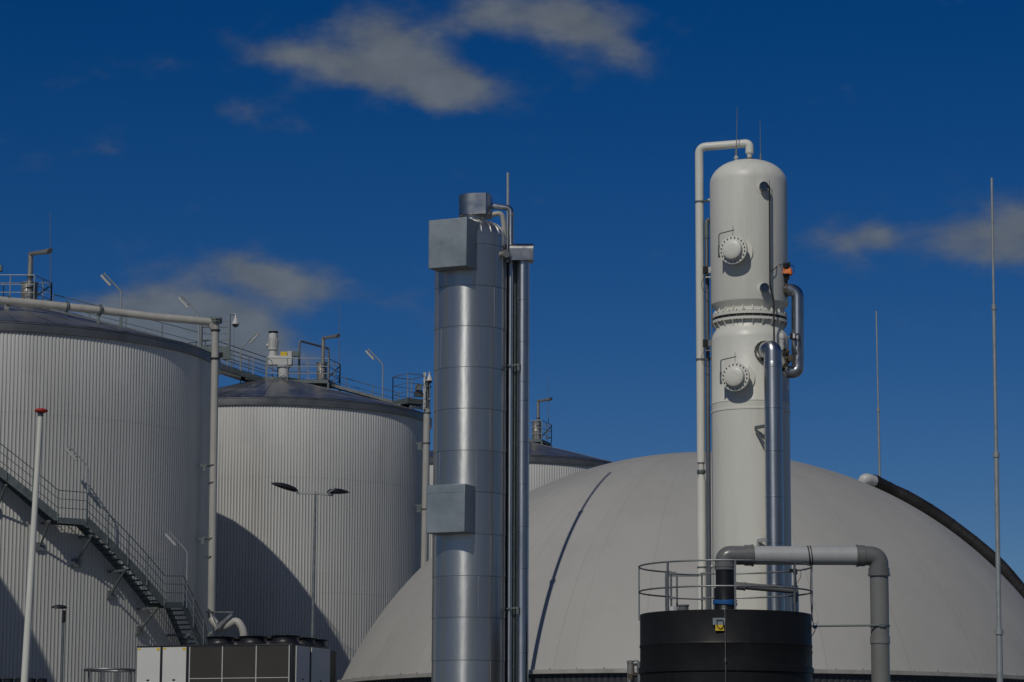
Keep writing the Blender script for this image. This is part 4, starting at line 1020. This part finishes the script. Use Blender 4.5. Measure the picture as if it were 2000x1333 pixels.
gt.tube(fillet(circ(RB + .015, zr1 - .03, 6, ga0, ga1) + circ(RB + .015, zr2 - .03, 6, ga1, ga0) + circ(RB + .015, zr1 - .03, 1, ga0, ga0)[:1], .05, 3), .015, 8)
for a in (ga0, ga1):
    for z in (zr1 - .02, zr2 - .03): gt.box((BX + RB * math.cos(a) + .03, YB + RB * math.sin(a) - .02, z), (.14, .04, .05))
gt.build('gate', MAT['galv'], bt)
ld = MB()
for px in (1300.5, 1322): p = P(px, 1120, YB + 2.1); ld.tube([(p.x, p.y, 0), (p.x, p.y, p.z)], .022, 8)
p0, p1 = P(1300.5, 1124, YB + 2.1), P(1366, 1124, YB + 2.1); ld.bar(p0, p1, .04, .06)
p0, p1 = P(1300.5, 1124, YB + 2.1), P(1322, 1124, YB + 2.1); z_ = .3
while z_ < zt + .4: ld.tube([(p0.x, p0.y, z_), (p1.x, p1.y, z_)], .013, 6); z_ += .28
lo = ld.build('ladder', MAT['galv'], bt)
m = MB(); p = P(1314, 1200, YB + .6); m.lathe([(0, -.05), (.13, -.05), (.13, .08), (.11, .14), (.05, .17), (0, .175)], p, 18); m.build('vent_cap', MAT['pvcl'], bt)
m = MB(); p = P(1335, 1200, YB + .5); m.lathe([(.11, -.05), (.11, .17), (.125, .17), (.125, .2), (0, .2)], p, 18); m.build('filling_neck', MAT['pvcd'], bt)
m = MB(); p = P(1410, 1241, YB - RB - .02); Yf = YB - RB - .02
m.box(P(1404, 1214, Yf), (.25, .02, .14)); m.build('bracket_plate', MAT['galvp'], bt)
m = MB(); m.box(P(1405.5, 1226.5, Yf - .005), (.175, .02, .12)); m.build('sign_plate', MAT['yellow'], bt)
m = MB(); c_ = P(1405, 1216, Yf - .03); m.tube(fillet([c_ + Vector((-.05, 0, .05)), c_ + Vector((-.05, 0, -.08)), c_ + Vector((.02, 0, -.14)), c_ + Vector((.08, 0, -.10)), c_ + Vector((.09, 0, .05)), c_ + Vector((-.05, 0, .05))], .04, 4), .008, 6); m.build('cable_loop', MAT['rubber'], bt)
rp = MB(); rp.tube([P(1415, 1190, YB - RB + .02), P(1416, 1200, Yf - .02), P(1417, 1284, Yf - .03), P(1417.5, 1340, Yf - .03), (P(1417.5, 1340, Yf - .03).x, Yf - .03, .1)], .007, 6)
rp.lathe([(0, -.06), (.018, -.04), (.018, .04), (0, .06)], P(1417, 1290, Yf - .03), 8)
tag(rp.build('hanging_rope', MAT['galv'], org=(BX, Yf, 0)), 'thin pale rope hanging down the front of the black tank', 'rope')
rp = MB(); Yr = YB - .1; rp.tube([P(1582, 1066, Yr), P(1584, 1100, Yr), P(1583, 1150, Yr), P(1585, 1205, Yr), P(1592, 1232, Yr), P(1585, 1244, Yr), P(1586, 1305, Yr)], .010, 6); rp.lathe([(0, -.04), (.02, 0), (0, .04)], P(1586, 1275, Yr), 8)
tag(rp.build('hanging_rope', MAT['rubber'], org=P(1586, 1305, Yr)), 'dark rope tied round the grey pipe and hanging down the right of the black tank', 'rope')

# black riser and grey plastic pipe
gp = thing('plastic_vent_pipe', 'grey plastic pipe bending twice from the black tank top down its right', 'pipe', (P(1716, 1333, YB).x, YB, 0))
xr = P(1416, 1150, YB).x; zc = P(1417, 1085, YB).z; xq = P(1716.5, 1100, YB).x; zc2 = zc
m = MB(); m.tube([(xr, YB, zt - .05), (xr, YB, P(1416, 1112, YB).z)], .198, 32); m.lathe([(.235, zt - .02), (.26, zt + .02), (.235, zt + .06), (.25, zt + .10), (.235, zt + .13), (.235, P(1416, 1149, YB).z), (.2, P(1416, 1148, YB).z)], (xr, YB, 0), 32)
m.build('black_riser', MAT['blackp'], gp)
m = MB(); m.tube(fillet([(xr, YB, P(1416, 1113, YB).z), (xr, YB, zc), (xr + .62, YB, zc)], .36, 10), .205, 32)
m.lathe([(.2, 0), (.222, 0), (.222, .05), (.23, .06), (.23, .09), (.215, .1), (.21, .19), (.222, .19), (.222, .22), (.2, .22)], (xr, YB, P(1416, 1114, YB).z), 32)
m.lathe([(.2, 0), (.225, 0), (.225, .15), (.24, .15), (.24, .19), (.2, .19)], (xr + .42, YB, zc), 32, axis=(1, 0, 0)); m.build('bend', MAT['pvcd'], gp)
m = MB(); m.tube([(xr + .6, YB, zc), (xq - .3, YB, zc2)], .2, 32); m.build('crossing_pipe', MAT['pvcl'], gp)
m = MB(); m.tube(fillet([(xq - .42, YB, zc), (xq, YB, zc), (xq, YB, zc - .42)], .36, 10), .205, 32)
m.lathe([(.2, 0), (.225, 0), (.225, .14), (.238, .14), (.238, .18), (.2, .18)], (xq - .30, YB, zc), 32, axis=(-1, 0, 0))
m.lathe([(.2, 0), (.225, 0), (.225, -.12), (.238, -.12), (.238, -.17), (.2, -.17)], (xq, YB, zc - .26), 32); m.build('bend', MAT['pvcd'], gp)
m = MB(); m.tube([(xq, YB, zc - .4), (xq, YB, 0)], .198, 32)
for py, s in ((1236, 1), (1243, 1)): pass
m.lathe([(.198, 0), (.212, 0), (.216, .02), (.212, .04), (.212, .16), (.2, .165)], (xq, YB, P(1716, 1258, YB).z), 32); m.build('downpipe', MAT['pvc'], gp)
m = MB(); z_ = P(1716, 1223, YB).z; m.lathe([(.2, -.02), (.212, -.02), (.212, .02), (.2, .02)], (xq, YB, z_), 32); m.box((xq + .02, YB - .22, z_), (.12, .03, .06)); m.build('clamp', MAT['galvd'], gp)
m = MB(); m.tube([(BX + RB, YB - .12, P(1590, 1224, YB).z), (xq - .02, YB - .21, z_)], .021, 8); m.build('stay_rod', MAT['galvd'], gp)
m = MB(); m.tube([(xr + .2, YB + .05, P(1440, 1143, YB).z), P(1558, 1154, YB + .2)], .075, 16); m.lathe([(.085, 0), (.085, .22), (.095, .22), (.095, .25), (.08, .25)], (xr + .19, YB + .05, P(1440, 1144, YB).z), 16, axis=(1, 0, -.07)); m.build('side_branch', MAT['pvcd'], gp)
m = MB()
for x, w in ((P(1579, 1085, YB).x, .013), (P(1584, 1085, YB).x, .010)):
    m.lathe([(.2, -w), (.213, -w), (.213, w), (.2, w)], (x, YB, zc), 28, axis=(1, .0, .12))
m.build('lashing', MAT['rubber'], gp)
sb = MB()
for z0, tl in ((.0, .02), (.035, -.05), (-.03, .07), (.02, .12)):
    sb.lathe([(.245, -.016), (.262, -.01), (.262, .01), (.245, .016)], (xr, YB, P(1416, 1178, YB).z + z0), 32, axis=(tl, 0, 1))
tag(sb.build('lashing_strap', MAT['blue'], org=(xr, YB, P(1416, 1180, YB).z)), 'bright blue lashing strap wound round the foot of the black riser', 'strap')
sb = MB(); c_ = P(1592, 1225, YB - .12)
for k in range(4): sb.lathe([(.03, -.01), (.042, 0), (.03, .01)], c_ + Vector((.012 * k - .02, 0, 0)), 12, axis=(1, .2 * k, .5 * (k - 1.5)))
sb.tube([c_, c_ + Vector((.06, -.03, .1)), c_ + Vector((-.03, -.03, .06))], .006, 6)
tag(sb.build('lashing_strap', MAT['blue'], org=c_), 'small blue tie on the stay rod at the right edge of the black tank', 'strap')
t = thing('duct_stub', 'short upright metal duct with a dark fitting inside the right of the tank guard rail', 'duct', P(1553, 1200, YB + 1.3))
m = MB(); p = P(1553, 1200, YB + 1.3); m.lathe([(.085, -1.5), (.085, .45), (.07, .62), (0, .64)], p, 20); m.build('duct', MAT['duct'], t)
m = MB(); p = P(1553, 1117, YB + .9); m.box(p, (.09, .09, .12)); m.box(p + Vector((-.08, 0, .02)), (.1, .07, .08)); m.tube([p, p - Vector((-.03, 0, .65))], .022, 8); m.tube(fillet([p + Vector((.04, 0, .04)), p + Vector((.13, 0, .02)), p + Vector((.12, 0, -.12)), p + Vector((.04, 0, -.25))], .06, 5), .007, 6); m.build('fitting', MAT['lampd'], t)
t = thing('small_pipe_group', 'two short upright metal pipes with bends at the left foot of the black tank', 'pipes', P(1236, 1333, YB + .6))
m = MB(); p = P(1232, 1291, YB + .6); m.lathe([(.078, -2.5), (.078, -.06), (.085, -.06), (.085, 0), (0, .01)], p, 20); m.build('wide_pipe', MAT['steel'], t)
m = MB(); m.tube(fillet([P(1238, 1297, YB + .5), P(1247, 1295, YB + .5), P(1249, 1310, YB + .5), (P(1249, 1320, YB + .5).x, YB + .5, 0)], .09, 6), .05, 14); m.tube(fillet([P(1238, 1293, YB + .7), P(1244, 1291, YB + .7), P(1254, 1303, YB + .7)], .05, 4), .03, 10); m.build('bent_pipe', MAT['galv'], t)
m = MB(); m.bar(P(1226, 1318, YB + .5), P(1254, 1318, YB + .5), .05, .03); m.box(P(1232, 1322, YB + .45), (.07, .03, .12)); m.build('clamp', MAT['tan'], t)

# ------------------------------------------------------------------ street lamps
def head(mb, c, d, L_, w, h, tilt):
    d = Vector(d).normalized(); d = (d + Vector((0, 0, tilt))).normalized(); s = d.cross(Vector((0, 0, 1))).normalized(); n = s.cross(d)
    prof = [(0, .25, .3), (.12, .7, .8), (.35, .95, 1), (.6, 1, .95), (.85, .8, .6), (1, .3, .15)]; vs = []; k = 14
    for t_, a, b in prof:
        for i in range(k):
            an_ = 2 * PI * i / k; z = math.sin(an_); z = z if z > 0 else z * .35
            vs.append(c + d * t_ * L_ + s * math.cos(an_) * w / 2 * a + n * z * h * b)
    fs = [tuple(range(k))[::-1], tuple(range(5 * k, 6 * k))]
    for j in range(5): fs += [(j * k + i, j * k + (i + 1) % k, (j + 1) * k + (i + 1) % k, (j + 1) * k + i) for i in range(k)]
    mb.add(vs, fs)
YL = 100.0; p = P(616, 964, YL)
t = thing('street_lamp', 'tall street lamp with two dark heads in front of the middle tank', 'street lamp', (p.x - .03, YL, 0))
m = MB(); m.tube([(p.x - .03, YL, 0), (p.x - .03, YL, 5.5), (p.x, YL, p.z + .05)], [.085, .075, .045], 12); m.build('post', MAT['galv'], t)
m = MB(); m.bar((p.x, YL, p.z), (p.x - .62, YL - .12, p.z - .01), .12, .07); m.bar((p.x, YL, p.z), (p.x + .62, YL + .2, p.z - .04), .12, .07); m.build('arm', MAT['grey'], t)
for s in (0, 1):
    c = P(582, 961, YL - .15) if s == 0 else P(640, 962, YL + .1); m = MB()
    head(m, c, (-1, -.25, 0) if s == 0 else (1, .9, 0), 1.0 if s == 0 else .95, .44, .15, .28 if s == 0 else .05)
    o = m.build('lamp_head', MAT['lampd'], t)
    m = MB(); q = c + Vector((-.05, 0, .04)) if s == 0 else c + Vector((.3, .1, .04)); m.bar(c + Vector((0, -.1, -.05)), c + Vector((-.28 if s == 0 else .28, -.15, .14)), .05, .05); m.build('hinge', MAT['galv'], o)
p = P(124, 1213, 65); t = thing('street_lamp', 'small single headed dark lamp in front of the largest tank', 'street lamp', (p.x, 65, 0))
m = MB(); m.tube([(p.x, 65, 0), (p.x, 65, p.z)], .027, 10); m.build('post', MAT['galvd'], t)
m = MB(); m.tube([(p.x, 65, p.z - .03), (p.x + .01, 65, p.z + .24)], .045, 10); m.build('spigot', MAT['lampd'], t)
m = MB(); head(m, P(131, 1188, 65), (-1, -.2, 0), .37, .22, .07, .02); o = m.build('lamp_head', MAT['lampd'], t)

# flagpole
a, b = P(79, 812, 50), P(48, 1333, 50); base = a + (b - a) * (a.z / (a.z - b.z))
t = thing('flagpole', 'leaning white flagpole with a flat red knob at the far left', 'flagpole', base)
m = MB(); m.tube([base, a.lerp(base, .5), a], [.075, .066, .046], 20); m.build('pole', MAT['whitep'], t)
m = MB(); m.lathe([(.048, -.02), (.052, .0), (.05, .05), (.02, .06)], a, 16); m.build('collar', MAT['galvd'], t)
m = MB(); m.lathe([(0, .04), (.06, .045), (.115, .07), (.122, .085), (.11, .105), (.06, .125), (0, .13)], a + Vector((.01, 0, .0)), 28); m.build('knob', MAT['red'], t)

# ------------------------------------------------------------------ dry cooler
YC = 95.0; cc = P(571, 1257, YC); ph = math.radians(22)
fx = Vector((-math.cos(ph), math.sin(ph), 0)); sx_ = Vector((math.sin(ph), math.cos(ph), 0)); Zu = Vector((0, 0, 1))
ch = thing('dry_cooler', 'large dry cooler cabinet with white doors, dark coils and black fans', 'cooler', (cc.x, cc.y, 0))
LC, WC = 5.95, 2.75; ZT = cc.z
def frontp(px):       # parameter along the front face for a pixel column
    lo, hi = -1.0, 9.0
    for _ in range(40):
        mid = (lo + hi) / 2; q = cc + fx * mid; d = ray(px, 1300); xx = d.x / d.y * q.y
        if q.x > xx: lo = mid
        else: hi = mid
    return lo
def fpanel(mb, s0, s1, z0, z1, depth=.03, out=.0):
    c = cc + fx * (s0 + s1) / 2 - sx_ * (out + depth / 2); c = Vector((c.x, c.y, (z0 + z1) / 2)); mb.box(c, (abs(s1 - s0), depth, z1 - z0), ax=(fx, sx_, Zu))
LC = frontp(266)
m = MB(); c = cc + fx * LC / 2 + sx_ * WC / 2; m.box(Vector((c.x, c.y, ZT - 1.3)), (LC, WC, 2.6), ax=(fx, sx_, Zu)); m.box(Vector((c.x, c.y, (ZT - 2.6) / 2)), (LC - .3, WC - .3, ZT - 2.6), ax=(fx, sx_, Zu)); m.build('cabinet', MAT['chb'], ch, bevel=.02)
for x0, x1 in ((268, 313), (318, 364)):
    m = MB(); fpanel(m, frontp(x1), frontp(x0), ZT - 2.45, ZT - .06); o = m.build('door', MAT['door'], ch, bevel=.006)
    zz_ = P(300, 1328, YC + 1.5).z; fm = (frontp(x0) + frontp(x1)) / 2
    m = MB(); fpanel(m, fm - .05, fm + .05, zz_ - .02, zz_ + .025, .02, .03); m.build('handle', MAT['blackp'], o)
    m = MB(); fpanel(m, frontp(x1 - 1), frontp(x1 - 7), ZT - .17, ZT - .08, .006, .03); fpanel(m, frontp(x0 + 7), frontp(x0 + 1), ZT - .13, ZT - .08, .006, .03); m.build('warning_label', MAT['yellow'], o)
for x0, x1 in ((371, 434), (436, 500), (502, 565)):
    m = MB(); fpanel(m, frontp(x1), frontp(x0), ZT - 2.45, ZT - .08, .02); m.build('coil', MAT['coil'], ch, smooth=0)
m = MB()
for x in (371, 435, 501, 565.5): s = frontp(x); fpanel(m, s - .018, s + .018, ZT - 2.45, ZT - .06, .02, .02)
zq = P(470, 1325, YC + .8).z; fpanel(m, frontp(565), frontp(371), zq - .012, zq + .012, .018, .021); m.build('coil_frame', MAT['lgrey'], ch, smooth=0)
def sidep(px):
    lo, hi = -.5, 6
    for _ in range(40):
        mid = (lo + hi) / 2; q = cc + sx_ * mid; d = ray(px, 1300); xx = d.x / d.y * q.y
        if q.x < xx: lo = mid
        else: hi = mid
    return lo
WC = sidep(657)
for x0, x1 in ((577, 603), (607, 643)):
    s0, s1 = sidep(x0), sidep(x1); c = cc + sx_ * (s0 + s1) / 2 - fx * .018; m = MB(); m.box(Vector((c.x, c.y, ZT - 1.27)), (.03, s1 - s0, 2.4), ax=(fx, sx_, Zu)); o = m.build('door', MAT['door'], ch, bevel=.006)
    m = MB(); c2 = c - fx * .02; m.box(Vector((c2.x, c2.y, P(590, 1326, YC).z)), (.02, .1, .045), ax=(fx, sx_, Zu)); m.build('handle', MAT['blackp'], o)
c = cc + sx_ * (2.75 + WC) / 2 + fx * LC / 2
m = MB(); m.box(Vector((c.x, c.y, ZT - 1.35)), (LC - .04, abs(WC - 2.75) + .02, 2.5), ax=(fx, sx_, Zu)); m.build('rear_casing', MAT['chb'], ch)
for row, so in enumerate((.75, 2.2, 3.3)):
    for k in range(3):
        c = cc + fx * (frontp((550, 486, 422)[k]) + .25 + row * .1) + sx_ * so; c = Vector((c.x, c.y, ZT + .02))
        m = MB(); m.lathe([(.53, 0), (.48, .05), (.45, .12), (.46, .23), (.53, .26), (.43, .26), (.41, .1)], c, 36); o = m.build('fan', MAT['chb'], ch)
        m = MB()
        for r in (.12, .22, .33, .43): m.tube([c + Vector((r * math.cos(a * PI / 12), r * math.sin(a * PI / 12), .28)) for a in range(24)], .008, 5, closed=True)
        for a in range(6): m.tube([c + Vector((0, 0, .30)), c + Vector((.48 * math.cos(a * PI / 3), .48 * math.sin(a * PI / 3), .27))], .010, 5)
        m.lathe([(0, .33), (.1, .32), (.12, .27)], c, 14); m.build('fan_guard', MAT['rubber'], o)
# low row of cowls peeking in at the lower left corner
yb = 80.0; c = P(30, 1340, yb)
lc = thing('dry_cooler', 'dark fan cowls barely showing at the very bottom left corner', 'cooler', (c.x, c.y, 0))
m = MB(); m.box((c.x - .3, yb + 1, c.z / 2), (3.2, 2, c.z)); m.build('cabinet', MAT['chb'], lc, bevel=.02)
for k in range(5):
    q = P(-6 + 22 * k, 1340, yb + .5); m = MB(); m.lathe([(.17, -.05), (.15, .06), (.14, .16), (.155, .2 + .015 * (k % 2)), (.08, .24), (0, .245)], (q.x, q.y, c.z), 20); m.build('fan', MAT['chb'], lc)

# galvanised round rail at the bottom left
p = P(214, 1309, 112); t = thing('round_guard_rail', 'low round galvanised guard rail in front of the foot of the largest tank', 'guard rail', (p.x, p.y, 0))
m = MB(); rr = .98
for z_ in (0,): m.tube([(p.x + rr * math.cos(2 * PI * k / 40), p.y + rr * math.sin(2 * PI * k / 40), p.z + z_) for k in range(40)], .05, 8, closed=True)
m.build('rail', MAT['galv'], t)
m = MB()
for k in range(10): a = 2 * PI * k / 10 + .2; m.tube([(p.x + rr * math.cos(a), p.y + rr * math.sin(a), 0), (p.x + rr * math.cos(a), p.y + rr * math.sin(a), p.z)], .03, 8)
m.build('post', MAT['galv'], t)
m = MB(); m.lathe([(rr - .1, 0), (rr - .1, p.z - .75), (0, p.z - .6)], (p.x, p.y, 0), 40); m.build('vessel', MAT['galvp'], t)

# ------------------------------------------------------------------ render settings
sc.render.engine = 'CYCLES'
sc.view_settings.view_transform = 'Standard'; sc.view_settings.look = 'None'; sc.view_settings.gamma = 1; sc.view_settings.use_curve_mapping = False
sc.view_settings.exposure = -1.45
sc.render.resolution_x = 1024; sc.render.resolution_y = 682
